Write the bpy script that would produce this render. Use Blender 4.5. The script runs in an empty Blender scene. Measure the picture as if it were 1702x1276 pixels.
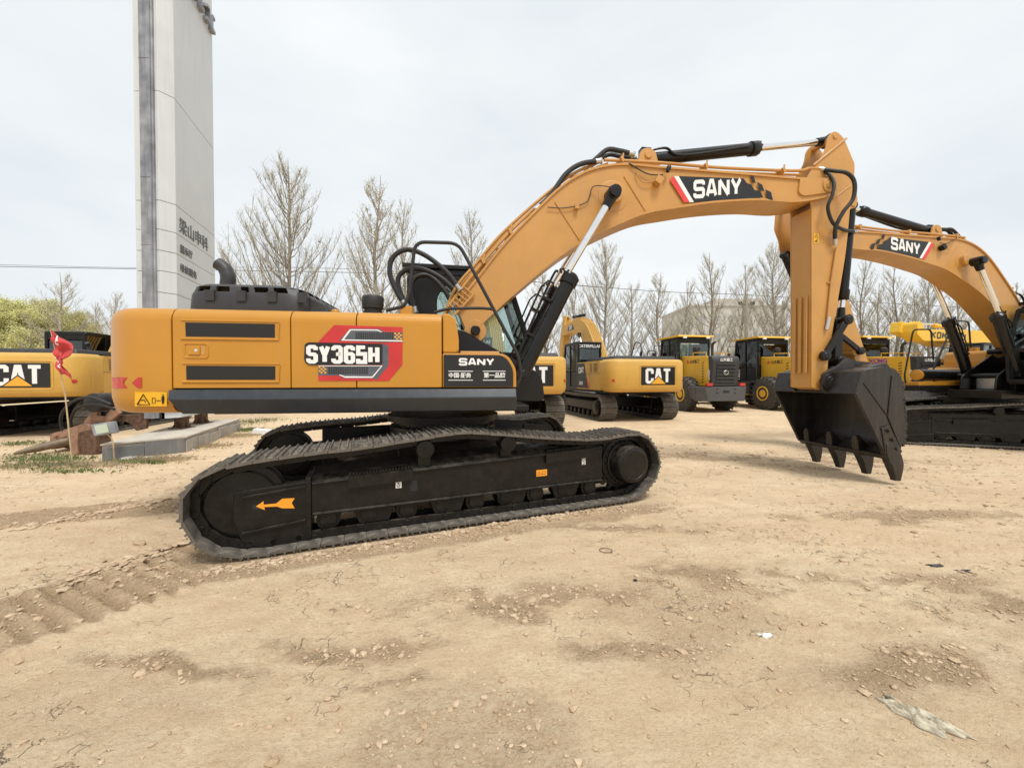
import bpy, bmesh, math, random
import numpy as np
from mathutils import Matrix, Vector
R_ = math.radians
PI = math.pi
scene = bpy.context.scene
COL = scene.collection
# ------------------------------------------------------------------ camera
PIT = R_(.9); FPX = 640.0; CH = 1.7
cam = bpy.data.cameras.new('camera'); camo = bpy.data.objects.new('camera', cam); COL.objects.link(camo)
camo.location = (0, 0, CH); camo.rotation_euler = (PI/2 - PIT, 0, 0)
cam.sensor_width = 36; cam.lens = 36*FPX/1702; cam.clip_start = .05; cam.clip_end = 6000
scene.camera = camo
# ------------------------------------------------------------------ overcast sky and soft sun
SUN_EL, SUN_AZ = 62, 155      # sun high, behind the camera and to the right
world = bpy.data.worlds.new('World'); scene.world = world; world.use_nodes = True
wn = world.node_tree.nodes; wl = world.node_tree.links; wn.clear()
wo = wn.new('ShaderNodeOutputWorld'); bg = wn.new('ShaderNodeBackground')
sky = wn.new('ShaderNodeTexSky'); sky.sky_type = 'NISHITA'; sky.sun_disc = False
sky.sun_elevation = R_(SUN_EL); sky.sun_rotation = R_(SUN_AZ); sky.dust_density = 4; sky.air_density = 1
hs = wn.new('ShaderNodeHueSaturation'); hs.inputs['Saturation'].default_value = .22; hs.inputs['Value'].default_value = .9
wl.new(sky.outputs[0], hs.inputs['Color'])
tc = wn.new('ShaderNodeTexCoord'); mp = wn.new('ShaderNodeMapping'); mp.inputs['Scale'].default_value = (1, 1, 2.6)
nz = wn.new('ShaderNodeTexNoise'); nz.inputs['Scale'].default_value = 1.3; nz.inputs['Detail'].default_value = 5; nz.inputs['Roughness'].default_value = .55
wl.new(tc.outputs['Generated'], mp.inputs[0]); wl.new(mp.outputs[0], nz.inputs['Vector'])
cr = wn.new('ShaderNodeValToRGB'); cr.color_ramp.elements[0].position = .3; cr.color_ramp.elements[1].position = .72
cr.color_ramp.elements[0].color = (7.3, 7.85, 8.3, 1); cr.color_ramp.elements[1].color = (9.3, 9.6, 9.75, 1)
wl.new(nz.outputs['Fac'], cr.inputs[0])
mx = wn.new('ShaderNodeMixRGB'); mx.inputs[0].default_value = .9
wl.new(hs.outputs[0], mx.inputs[1]); wl.new(cr.outputs[0], mx.inputs[2]); wl.new(mx.outputs[0], bg.inputs[0])
bg.inputs[1].default_value = .092
wl.new(bg.outputs[0], wo.inputs[0])
sl = bpy.data.lights.new('sun', 'SUN'); sl.energy = 2.3; sl.angle = R_(16); sl.color = (1, .975, .94)
so = bpy.data.objects.new('sun', sl); COL.objects.link(so)
az = R_(SUN_AZ); el = R_(SUN_EL)
sd = Vector((math.sin(az)*math.cos(el), math.cos(az)*math.cos(el), math.sin(el)))
so.rotation_euler = sd.to_track_quat('Z', 'Y').to_euler()
scene.view_settings.view_transform = 'Standard'; scene.view_settings.look = 'None'; scene.view_settings.gamma = 1
scene.view_settings.exposure = .28
# ------------------------------------------------------------------ materials
def nmat(name):
    m = bpy.data.materials.new(name); m.use_nodes = True
    return m, m.node_tree.nodes, m.node_tree.links, m.node_tree.nodes['Principled BSDF']
def mat(name, col, rough=.5, metal=0, var=.06, scale=6, bump=0, bscale=60, dust=0, dustcol=(.33, .26, .18), coat=0, spec=.5, streak=0):
    """procedural paint / metal / plastic; dust = dry soil lying on upward faces and in blotches"""
    m, n, l, b = nmat(name)
    t = n.new('ShaderNodeTexCoord')
    nz = n.new('ShaderNodeTexNoise'); nz.inputs['Scale'].default_value = scale; nz.inputs['Detail'].default_value = 6
    l.new(t.outputs['Object'], nz.inputs['Vector'])
    mr = n.new('ShaderNodeMapRange'); mr.inputs[1].default_value = .3; mr.inputs[2].default_value = .7
    mr.inputs[3].default_value = 1-var; mr.inputs[4].default_value = 1+var
    l.new(nz.outputs['Fac'], mr.inputs[0])
    vm = n.new('ShaderNodeVectorMath'); vm.operation = 'SCALE'; vm.inputs[0].default_value = col[:3]
    l.new(mr.outputs[0], vm.inputs['Scale'])
    out = vm.outputs[0]
    if streak:
        mp = n.new('ShaderNodeMapping'); mp.inputs['Scale'].default_value = (14, 14, .7); l.new(t.outputs['Object'], mp.inputs[0])
        n3 = n.new('ShaderNodeTexNoise'); n3.inputs['Scale'].default_value = 1; n3.inputs['Detail'].default_value = 4; l.new(mp.outputs[0], n3.inputs['Vector'])
        r3 = n.new('ShaderNodeMapRange'); r3.inputs[1].default_value = .5; r3.inputs[2].default_value = .75; r3.inputs[3].default_value = 0; r3.inputs[4].default_value = streak
        l.new(n3.outputs['Fac'], r3.inputs[0])
        x3 = n.new('ShaderNodeMixRGB'); l.new(r3.outputs[0], x3.inputs[0]); l.new(out, x3.inputs[1]); x3.inputs[2].default_value = (*dustcol, 1); out = x3.outputs[0]
    if dust:
        g = n.new('ShaderNodeNewGeometry'); sx = n.new('ShaderNodeSeparateXYZ'); l.new(g.outputs['Normal'], sx.inputs[0])
        up_ = n.new('ShaderNodeMapRange'); up_.inputs[1].default_value = .1; up_.inputs[2].default_value = .9
        up_.inputs[3].default_value = .12; up_.inputs[4].default_value = 1; l.new(sx.outputs['Z'], up_.inputs[0])
        n2 = n.new('ShaderNodeTexNoise'); n2.inputs['Scale'].default_value = 9; n2.inputs['Detail'].default_value = 9; n2.inputs['Roughness'].default_value = .7
        l.new(t.outputs['Object'], n2.inputs['Vector'])
        r2 = n.new('ShaderNodeMapRange'); r2.inputs[1].default_value = .42; r2.inputs[2].default_value = .68; r2.inputs[3].default_value = .1; r2.inputs[4].default_value = 1
        l.new(n2.outputs['Fac'], r2.inputs[0])
        mu = n.new('ShaderNodeMath'); mu.operation = 'MULTIPLY'; l.new(up_.outputs[0], mu.inputs[0]); l.new(r2.outputs[0], mu.inputs[1])
        m2 = n.new('ShaderNodeMath'); m2.operation = 'MULTIPLY'; l.new(mu.outputs[0], m2.inputs[0]); m2.inputs[1].default_value = dust
        x = n.new('ShaderNodeMixRGB'); l.new(m2.outputs[0], x.inputs[0]); l.new(out, x.inputs[1]); x.inputs[2].default_value = (*dustcol, 1)
        out = x.outputs[0]
        ra = n.new('ShaderNodeMapRange'); ra.inputs[3].default_value = rough; ra.inputs[4].default_value = .95; l.new(m2.outputs[0], ra.inputs[0])
        l.new(ra.outputs[0], b.inputs['Roughness'])
    else:
        rr = n.new('ShaderNodeMapRange'); rr.inputs[1].default_value = .3; rr.inputs[2].default_value = .7
        rr.inputs[3].default_value = max(.02, rough-.07); rr.inputs[4].default_value = min(1, rough+.07); l.new(nz.outputs['Fac'], rr.inputs[0])
        l.new(rr.outputs[0], b.inputs['Roughness'])
    l.new(out, b.inputs['Base Color'])
    b.inputs['Metallic'].default_value = metal; b.inputs['Coat Weight'].default_value = coat; b.inputs['Coat Roughness'].default_value = .15
    b.inputs['Specular IOR Level'].default_value = spec
    if bump:
        n4 = n.new('ShaderNodeTexNoise'); n4.inputs['Scale'].default_value = bscale; n4.inputs['Detail'].default_value = 5; l.new(t.outputs['Object'], n4.inputs['Vector'])
        bp = n.new('ShaderNodeBump'); bp.inputs['Strength'].default_value = bump; bp.inputs['Distance'].default_value = .01
        l.new(n4.outputs['Fac'], bp.inputs['Height']); l.new(bp.outputs[0], b.inputs['Normal'])
    return m
M = {}
M['orange'] = mat('orange_paint', (.51, .226, .012), .38, var=.05, scale=1.6, bump=.09, bscale=14, dust=.22, coat=.2, streak=.12, dustcol=(.36, .25, .12))
M['boom'] = mat('boom_paint', (.52, .262, .062), .42, var=.07, scale=2.5, bump=.10, bscale=14, dust=.25, coat=.15, streak=.16, dustcol=(.36, .25, .14))
M['cat'] = mat('yellow_paint', (.63, .365, .07), .5, var=.06, scale=2, dust=.3, streak=.12)
M['yellow'] = mat('loader_yellow_paint', (.76, .43, .025), .45, var=.06, scale=2, dust=.3, streak=.12)
M['kyellow'] = mat('bright_yellow_paint', (.78, .46, .025), .45, var=.05, dust=.15)
M['black'] = mat('black_paint', (.009, .009, .009), .38, var=.3, scale=5, bump=.15, bscale=40, dust=.25, dustcol=(.12, .10, .08), spec=.3)
M['frame'] = mat('black_underframe_paint', (.0065, .0055, .005), .36, var=.3, scale=4, bump=.2, bscale=50, dust=.6, dustcol=(.15, .12, .09), streak=.02, spec=.28)
M['satin'] = mat('satin_black_paint', (.006, .006, .006), .26, var=.2, scale=3, dust=.1, spec=.35)
M['hood'] = mat('hood_black_plastic', (.03, .03, .031), .5, var=.12, scale=7, bump=.12, bscale=90, dust=.12)
M['skirt'] = mat('skirt_grey_paint', (.026, .03, .036), .30, var=.15, scale=4, dust=.14, dustcol=(.16, .16, .15), streak=.05)
M['rubber'] = mat('rubber', (.012, .012, .012), .55, var=.2, scale=10, bump=.1, dust=.15)
M['shoe'] = mat('dusty_track_steel', (.12, .108, .092), .45, metal=.3, var=.4, scale=12, bump=.35, bscale=70, dust=.95, dustcol=(.36, .31, .245), streak=.1)
M['bucket'] = mat('bucket_black_paint', (.013, .0115, .011), .3, var=.4, scale=5, bump=.3, bscale=35, dust=.5, dustcol=(.11, .08, .06), streak=.22)
M['rust'] = mat('rusty_steel', (.13, .07, .042), .8, var=.5, scale=12, bump=.5, bscale=50, dust=.5)
M['rustlt'] = mat('orange_rust_paint', (.30, .165, .10), .75, var=.35, scale=10, bump=.3, dust=.4)
M['chisel'] = mat('dull_chisel_steel', (.19, .14, .09), .6, metal=.4, var=.3, scale=10, bump=.3, dust=.5)
M['chrome'] = mat('chrome', (.8, .8, .8), .12, metal=1, var=.03)
M['steel'] = mat('bright_steel', (.55, .55, .55), .35, metal=.9, var=.1)
M['white'] = mat('white_film', (.82, .82, .82), .4, var=.02)
M['letter'] = mat('white_lettering', (.8, .8, .78), .45, var=.02)
M['red'] = mat('red_film', (.55, .03, .03), .4, var=.12, scale=3)
M['redlt'] = mat('bright_red_film', (.68, .05, .045), .4, var=.08)
M['decal'] = mat('black_film', (.010, .010, .011), .38, var=.15, scale=4)
M['decalgrey'] = mat('grey_grid_film', (.09, .1, .12), .4, var=.15)
M['amber'] = mat('amber_sticker', (.8, .42, .01), .4, var=.03)
M['arrow'] = mat('orange_arrow_film', (.85, .33, .02), .5, var=.03)
M['tri'] = mat('orange_triangle_film', (.8, .38, .03), .4, var=.03)
M['redlens'] = mat('red_lens', (.50, .04, .03), .2, var=.05)
M['panel'] = mat('pale_aluminium_panel', (.60, .63, .64), .42, var=.05, scale=1.2, streak=.14, dustcol=(.34, .34, .32))
M['seam'] = mat('dark_seam', (.06, .06, .06), .7)
M['galv'] = mat('weathered_galvanised_steel', (.3, .31, .33), .55, metal=.5, var=.35, scale=3, streak=.6, dustcol=(.14, .14, .19))
M['signtext'] = mat('dark_sign_lettering', (.11, .12, .12), .5)
M['concrete'] = mat('weathered_concrete', (.42, .39, .34), .85, var=.15, scale=4, bump=.4, bscale=40, streak=.2, dustcol=(.25, .22, .18))
M['tile'] = mat('grey_slate_tile', (.17, .17, .165), .6, var=.12, scale=3, bump=.1, streak=.35, dustcol=(.33, .3, .26))
M['topslab'] = mat('pale_top_slab', (.5, .45, .37), .8, var=.12, scale=4, bump=.2)
M['brown'] = mat('brown_frame_paint', (.05, .03, .022), .55, var=.3, dust=.4)
M['bark'] = mat('grey_bark', (.17, .14, .105), .9, var=.25, scale=8)
M['twig'] = mat('twig_bark', (.29, .26, .21), .9, var=.25, scale=3)
M['seat'] = mat('dark_seat_cloth', (.03, .03, .035), .8)
M['flag'] = mat('red_flag_cloth', (.52, .05, .05), .7, var=.15, scale=9)
M['bamboo'] = mat('pale_bamboo_pole', (.5, .38, .22), .7, var=.2)
M['grassm'] = mat('green_weed', (.15, .18, .06), .8, var=.4, scale=14)
M['straw'] = mat('dry_straw', (.42, .33, .2), .9, var=.3, scale=20)
M['hedge'] = mat('spring_scrub', (.36, .33, .24), .9, var=.35, scale=1.2)
M['bldg'] = mat('hazy_beige_render', (.50, .47, .42), .85, var=.06)  # beige wall with distance haze mixed into its colour
M['bldgwin'] = mat('hazy_window', (.34, .33, .31), .6)  # panes kept close to the wall tone, haze painted in
M['wire'] = mat('black_cable', (.05, .05, .05), .6)
M['litter'] = mat('white_plastic_bag', (.75, .75, .7), .5, var=.05)
M['sack'] = mat('grey_green_sackcloth', (.47, .42, .31), .85, var=.35, scale=30, bump=.5, bscale=80)
M['blackbag'] = mat('black_plastic', (.02, .022, .025), .35)
M['leafbud'] = mat('pale_bud_leaf', (.60, .56, .36), .8, var=.35, scale=3)
M['willow'] = mat('yellow_green_leaf', (.60, .58, .24), .8, var=.3, scale=2)
M['yard'] = mat('pale_concrete_yard', (.6, .57, .5), .85, var=.1, scale=.4)
M['tyre'] = mat('dusty_tyre_rubber', (.045, .042, .038), .8, var=.3, scale=8, bump=.2, dust=.7, dustcol=(.22, .19, .15), streak=.2)
M['dkgrey'] = mat('dark_grey_paint', (.075, .075, .077), .5, var=.12, scale=4, dust=.2)
M['cabtint'] = mat('dark_interior', (.015, .016, .017), .7)
def glassmat(name, tint, refl=.35):
    m, n, l, b = nmat(name); n.remove(b)
    o = [x for x in n if x.type == 'OUTPUT_MATERIAL'][0]
    tr = n.new('ShaderNodeBsdfTransparent'); tr.inputs[0].default_value = (*tint, 1)
    gl = n.new('ShaderNodeBsdfGlossy'); gl.inputs['Roughness'].default_value = .03
    fr = n.new('ShaderNodeFresnel'); fr.inputs[0].default_value = 1.5
    nz = n.new('ShaderNodeTexNoise'); nz.inputs['Scale'].default_value = 3
    ad = n.new('ShaderNodeMath'); ad.operation = 'MULTIPLY_ADD'; l.new(fr.outputs[0], ad.inputs[0]); ad.inputs[1].default_value = refl/.35
    mm = n.new('ShaderNodeMath'); mm.operation = 'MULTIPLY'; mm.inputs[1].default_value = .05; l.new(nz.outputs['Fac'], mm.inputs[0]); l.new(mm.outputs[0], ad.inputs[2])
    mi = n.new('ShaderNodeMixShader'); l.new(ad.outputs[0], mi.inputs[0]); l.new(tr.outputs[0], mi.inputs[1]); l.new(gl.outputs[0], mi.inputs[2]); l.new(mi.outputs[0], o.inputs[0])
    return m
M['glass'] = glassmat('cab_glass', (.80, .87, .85)); M['darkglass'] = glassmat('tinted_cab_glass', (.42, .48, .47), .6)
def meshgrille():
    m, n, l, b = nmat('perforated_grille')
    t = n.new('ShaderNodeTexCoord'); v = n.new('ShaderNodeTexVoronoi'); v.inputs['Scale'].default_value = 70; v.inputs['Randomness'].default_value = .05
    l.new(t.outputs['Object'], v.inputs['Vector'])
    r = n.new('ShaderNodeValToRGB'); r.color_ramp.elements[0].position = .35; r.color_ramp.elements[1].position = .45
    r.color_ramp.elements[0].color = (.001, .001, .001, 1); r.color_ramp.elements[1].color = (.014, .013, .012, 1)
    l.new(v.outputs['Distance'], r.inputs[0]); l.new(r.outputs[0], b.inputs['Base Color']); b.inputs['Roughness'].default_value = .5
    return m
M['grille'] = meshgrille()
# ------------------------------------------------------------------ mesh builder
I4 = Matrix.Identity(4)
def frame(x, y, z, a, s=1):
    return Matrix.Translation((x, y, z)) @ Matrix.Rotation(R_(a), 4, 'Z') @ Matrix.Scale(s, 4)
ROOTM = {}
def sm(pts, n=8, closed=False):
    """Catmull-Rom through pts"""
    P = [Vector(p) for p in pts]; N = len(P); out = []
    rng = range(N) if closed else range(N-1)
    for i in rng:
        if closed: a, b, c, d = P[i-1], P[i], P[(i+1) % N], P[(i+2) % N]
        else: a, b, c, d = P[max(i-1, 0)], P[i], P[i+1], P[min(i+2, N-1)]
        for k in range(n):
            t = k/n
            out.append(.5*((2*b)+(-a+c)*t+(2*a-5*b+4*c-d)*t*t+(-a+3*b-3*c+d)*t**3))
    if not closed: out.append(P[-1])
    return out
def resample(P, step, closed=False):
    P = [Vector(p) for p in P]
    if closed: P = P+[P[0]]
    L = [0]
    for i in range(1, len(P)): L.append(L[-1]+(P[i]-P[i-1]).length)
    n = max(2, int(round(L[-1]/step))); out = []; j = 0
    for k in range(n if closed else n+1):
        s = L[-1]*k/n
        while j < len(L)-2 and L[j+1] < s: j += 1
        f = (s-L[j])/max(1e-9, L[j+1]-L[j]); out.append(P[j].lerp(P[j+1], min(1, max(0, f))))
    return out
def fillet(pts, r, n=5):
    """round the corners of a closed 2-D outline; r is one radius or one per corner"""
    N = len(pts); out = []
    rs = r if isinstance(r, (list, tuple)) else [r]*N
    for i in range(N):
        p = Vector(pts[i]); a = Vector(pts[i-1])-p; b = Vector(pts[(i+1) % N])-p; q = rs[i]
        if q <= 0 or a.length < 1e-6 or b.length < 1e-6: out.append(tuple(p)); continue
        q = min(q, a.length*.48, b.length*.48); u = p+a.normalized()*q; v = p+b.normalized()*q
        for k in range(n+1):
            t = k/n; out.append(tuple((1-t)**2*u+2*t*(1-t)*p+t*t*v))
    return out
class MB:
    def __init__(s, F=I4): s.F = F; s.V = []; s.Fc = []; s.mi = []; s.smooth = []; s.cur = 0
    def add(s, vs, fs, smooth=False):
        o = len(s.V); s.V += [s.F @ Vector(v) for v in vs]
        for f in fs: s.Fc.append([o+i for i in f]); s.mi.append(s.cur); s.smooth.append(smooth)
        return s
    def box(s, x0, x1, y0, y1, z0, z1):
        vs = [(x, y, z) for x in (x0, x1) for y in (y0, y1) for z in (z0, z1)]
        return s.add(vs, [(0, 1, 3, 2), (4, 6, 7, 5), (0, 4, 5, 1), (2, 3, 7, 6), (0, 2, 6, 4), (1, 5, 7, 3)])
    def obox(s, c, ax, ay, az):
        c = Vector(c); ax, ay, az = Vector(ax), Vector(ay), Vector(az)
        vs = [c+i*ax+j*ay+k*az for i in (-1, 1) for j in (-1, 1) for k in (-1, 1)]
        return s.add(vs, [(0, 1, 3, 2), (4, 6, 7, 5), (0, 4, 5, 1), (2, 3, 7, 6), (0, 2, 6, 4), (1, 5, 7, 3)])
    def prism(s, pts, y0, y1, axis='y', smooth=False):
        """outline in (x,z) pushed along y; axis 'x': outline (y,z) along x; axis 'z': outline (x,y) along z"""
        f = {'y': lambda p, d: (p[0], d, p[1]), 'x': lambda p, d: (d, p[0], p[1]), 'z': lambda p, d: (p[0], p[1], d)}[axis]
        n = len(pts); vs = [f(p, y0) for p in pts]+[f(p, y1) for p in pts]
        s.add(vs, [list(range(n)), list(range(2*n-1, n-1, -1))]+[])
        o = len(s.V)-2*n
        for i in range(n):
            s.Fc.append([o+i, o+(i+1) % n, o+n+(i+1) % n, o+n+i]); s.mi.append(s.cur); s.smooth.append(smooth)
        return s
    def rings(s, rings, smooth=True, caps=True, closed=True):
        n = len(rings[0]); vs = [v for r in rings for v in r]; fs = []
        for k in range(len(rings)-1):
            for i in range(n if closed else n-1):
                j = (i+1) % n; fs.append((k*n+i, k*n+j, (k+1)*n+j, (k+1)*n+i))
        s.add(vs, fs, smooth)
        if caps and closed:
            o = len(s.V)-len(vs)
            s.Fc.append([o+i for i in range(n)][::-1]); s.mi.append(s.cur); s.smooth.append(False)
            s.Fc.append([o+(len(rings)-1)*n+i for i in range(n)]); s.mi.append(s.cur); s.smooth.append(False)
        return s
    def tube(s, P, r, n=10, rib=0, ribstep=.02, caps=True):
        P = [Vector(p) for p in P]
        if rib: P = resample(P, ribstep)
        rs = r if isinstance(r, (list, tuple)) else [r]*len(P)
        T = [(P[min(i+1, len(P)-1)]-P[max(i-1, 0)]).normalized() for i in range(len(P))]
        u = T[0].orthogonal().normalized(); rings = []
        for i, p in enumerate(P):
            u = (u-T[i]*u.dot(T[i])).normalized(); v = T[i].cross(u)
            q = rs[i]*(1+(rib if i % 2 else 0))
            rings.append([p+q*(math.cos(a)*u+math.sin(a)*v) for a in [2*PI*k/n for k in range(n)]])
        return s.rings(rings, True, caps)
    def cyl(s, a, b, r0, r1=None, n=24):
        return s.tube([a, b], [r0, r0 if r1 is None else r1], n)
    def lathe(s, a, axis, prof, n=28):
        """prof = (distance along axis, radius)"""
        a = Vector(a); ax = Vector(axis).normalized(); u = ax.orthogonal().normalized(); v = ax.cross(u)
        return s.rings([[a+ax*d+r*(math.cos(t)*u+math.sin(t)*v) for t in [2*PI*k/n for k in range(n)]] for d, r in prof])
    def polys(s, polys, O, Rv, Uv, d0, d1):
        """flat 2-D outlines set on a plane (origin O, right Rv, up Uv) as thin plates from d0 to d1 off it"""
        O, Rv, Uv = Vector(O), Vector(Rv), Vector(Uv); N = Rv.cross(Uv).normalized()
        for k, p in enumerate(polys):
            e = (k % 5)*.00025
            n = len(p); vs = [O+Rv*x+Uv*z+N*d0 for x, z in p]+[O+Rv*x+Uv*z+N*(d1+e) for x, z in p]
            s.add(vs, [list(range(n)), list(range(2*n-1, n-1, -1))]+[(i, (i+1) % n, n+(i+1) % n, n+i) for i in range(n)])
        return s
    def mesh(s, name, mats, rootm=I4):
        inv = rootm.inverted(); me = bpy.data.meshes.new(name)
        me.from_pydata([tuple(inv @ v) for v in s.V], [], s.Fc)
        for m in (mats if isinstance(mats, (list, tuple)) else [mats]): me.materials.append(m)
        me.polygons.foreach_set('material_index', s.mi); me.polygons.foreach_set('use_smooth', s.smooth)
        bm = bmesh.new(); bm.from_mesh(me); bmesh.ops.recalc_face_normals(bm, faces=bm.faces); bm.to_mesh(me); bm.free()
        me.update(); return me
    def build(s, name, mats, parent=None, bevel=0, label=None, cat=None, group=None, kind=None, angle=35, seg=2):
        rm = ROOTM.get(parent.name, I4) if parent else I4
        me = s.mesh(name, mats, rm)
        o = bpy.data.objects.new(name, me); COL.objects.link(o)
        if parent: o.parent = parent; ROOTM[o.name] = rm
        if any(s.smooth): me.set_sharp_from_angle(angle=R_(angle))
        if bevel:
            b = o.modifiers.new('bevel', 'BEVEL'); b.width = bevel; b.segments = seg; b.limit_method = 'ANGLE'; b.angle_limit = R_(38)
            b.harden_normals = False
        return tag(o, label, cat, group, kind)
def tag(o, label=None, cat=None, group=None, kind=None):
    if label: o['label'] = label
    if cat: o['category'] = cat
    if group: o['group'] = group
    if kind: o['kind'] = kind
    return o
def root(name, m, label, cat, group=None):
    o = bpy.data.objects.new(name, None); COL.objects.link(o); o.matrix_world = m; o.empty_display_size = .5
    ROOTM[o.name] = m.copy(); return tag(o, label, cat, group)
def copy_tree(o, parent=None):
    c = o.copy(); COL.objects.link(c)
    if parent: c.parent = parent
    for ch in list(o.children): copy_tree(ch, c)
    return c
# ------------------------------------------------------------------ lettering
GL = {'S': [[(1, .78), (1, 1), (0, 1), (0, .5), (1, .5), (1, 0), (0, 0), (0, .22)]], 'A': [[(0, -.0), (.36, 1), (.64, 1), (1, 0)], [(.2, .28), (.8, .28)]],
      'N': [[(0, 0), (0, 1)], [(0, 1), (1, 0)], [(1, 0), (1, 1)]], 'Y': [[(0, 1.02), (.5, .42)], [(1, 1.02), (.5, .42)], [(.5, .5), (.5, 0)]],
      'C': [[(1, .68), (1, 1), (0, 1), (0, 0), (1, 0), (1, .32)]], 'T': [[(-.12, 1), (1.12, 1)], [(.5, 1), (.5, -.0)]],
      '3': [[(0, .78), (0, 1), (1, 1), (1, 0), (0, 0), (0, .22)], [(.35, .52), (1, .52)]], '6': [[(1, .78), (1, 1), (0, 1), (0, 0), (1, 0), (1, .55), (0, .55)]],
      '5': [[(1, 1), (0, 1), (0, .55), (1, .55), (1, 0), (0, 0), (0, .22)]], 'H': [[(0, 0), (0, 1)], [(1, 0), (1, 1)], [(0, .5), (1, .5)]],
      'K': [[(0, 0), (0, 1)], [(1, 1), (.05, .45)], [(1, 0), (.25, .58)]], 'O': [[(.5, 1), (0, 1), (0, 0), (1, 0), (1, 1), (.5, 1)]], 'M': [[(0, 0), (0, 1)], [(0, 1), (.5, .35)], [(.5, .35), (1, 1)], [(1, 1), (1, 0)]],
      'U': [[(0, 1), (0, 0), (1, 0), (1, 1)]]}
def stroke_polys(txt, h, w, sw, gap, slant=0, vs=None):
    """blocky letters: thick polylines turned into outlines. sw = vertical-stem width, vs = horizontal-bar width"""
    vs = vs or sw; out = []; x = 0
    for c in txt:
        ww = w
        for pl in GL.get(c, []):
            P = [Vector((x+sw/2+p[0]*(ww-sw), vs/2+p[1]*(h-vs))) for p in pl]
            Q = []
            for i, p in enumerate(P):      # cut the corners so they read as rounded
                if 0 < i < len(P)-1 and c in 'SC36OU':
                    a = (P[i-1]-p); b = (P[i+1]-p); k = .3*sw
                    Q += [p+a.normalized()*min(k, a.length*.4), p+b.normalized()*min(k, b.length*.4)]
                else: Q.append(p)
            P = Q
            closed = len(pl) > 3 and pl[0] == pl[-1]
            L = []; Rr = []
            for i, p in enumerate(P):
                a = P[max(i-1, 0)]; b = P[min(i+1, len(P)-1)]
                d1 = (p-a).normalized() if i > 0 else (b-p).normalized(); d2 = (b-p).normalized() if i < len(P)-1 else d1
                n1 = Vector((-d1.y, d1.x)); n2 = Vector((-d2.y, d2.x)); m = (n1+n2); m = m.normalized() if m.length > 1e-6 else n1
                k = 1/max(.5, m.dot(n1)); hw = Vector((abs(m.x)*sw/2, abs(m.y)*vs/2)).length
                L.append(p+m*hw*k); Rr.append(p-m*hw*k)
            for i in range(len(P)-1): out.append([L[i], L[i+1], Rr[i+1], Rr[i]])
            # end caps reach full bar extents for plain stems
        x += ww+gap
    out = [[(p[0]+slant*p[1], p[1]) for p in q] for q in out]
    return out, x-gap
def font_mesh(txt, size, offset=0, xs=1):
    cu = bpy.data.curves.new('t', 'FONT'); cu.body = txt; cu.size = size; cu.offset = offset; cu.extrude = .0015; cu.resolution_u = 3
    o = bpy.data.objects.new('t', cu); COL.objects.link(o); bpy.context.view_layer.update()
    me = bpy.data.meshes.new_from_object(o.evaluated_get(bpy.context.evaluated_depsgraph_get()))
    vs = [(v.co.x*xs, v.co.y, v.co.z) for v in me.vertices]; fs = [list(p.vertices) for p in me.polygons]
    bpy.data.objects.remove(o); bpy.data.curves.remove(cu); bpy.data.meshes.remove(me)
    return vs, fs
def font_text(F, txt, size, O, Rv, Uv, m, parent, offset=0, xs=1, center=False, thick=.003, name='lettering', slant=0):
    vs, fs = font_mesh(txt, size, offset, xs)
    if not vs: return
    O, Rv, Uv = Vector(O), Vector(Rv).normalized(), Vector(Uv).normalized(); N = Rv.cross(Uv)
    x0 = min(v[0] for v in vs); x1 = max(v[0] for v in vs); dx = -(x0+x1)/2 if center else -x0
    mb = MB(F); mb.add([O+Rv*(x+dx+slant*y)+Uv*y+N*(thick if z > 0 else .0005) for x, y, z in vs], fs)
    rm = ROOTM[parent.name]; me = bpy.data.meshes.new(name); inv = rm.inverted()
    me.from_pydata([tuple(inv @ v) for v in mb.V], [], mb.Fc); me.materials.append(m)
    o = bpy.data.objects.new(name, me); COL.objects.link(o); o.parent = parent; ROOTM[o.name] = rm; return o
# ------------------------------------------------------------------ reading a point on a machine's side plane
HM = (-1.04, 5.85, 7.7); UM = (-1.04, 5.85, 21.8)
def up(fr, px, py, t):
    """x,z on the plane y=t of a machine frame for a direction seen from eye height"""
    cx, cy, a = fr; c, s = math.cos(R_(a)), math.sin(R_(a))
    x = (px-851)/FPX; y = (638-py)/FPX
    r = (x, math.cos(PIT)+y*math.sin(PIT), -math.sin(PIT)+y*math.cos(PIT))
    k = (t-(s*cx-c*cy))/(-s*r[0]+c*r[1]); X, Y = r[0]*k, r[1]*k
    return (c*(X-cx)+s*(Y-cy), CH+r[2]*k)
def ups(fr, t, pts): return [up(fr, *p, t) for p in pts]
def gnd(px, py, z=0):
    x = (px-851)/FPX; y = (638-py)/FPX
    r = (x, math.cos(PIT)+y*math.sin(PIT), -math.sin(PIT)+y*math.cos(PIT)); k = (z-CH)/r[2]
    return r[0]*k, r[1]*k
def at(px, py, Y):
    """point at depth Y"""
    x = (px-851)/FPX; y = (638-py)/FPX
    r = (x, math.cos(PIT)+y*math.sin(PIT), -math.sin(PIT)+y*math.cos(PIT)); k = Y/r[1]
    return (r[0]*k, Y, CH+r[2]*k)
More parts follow.
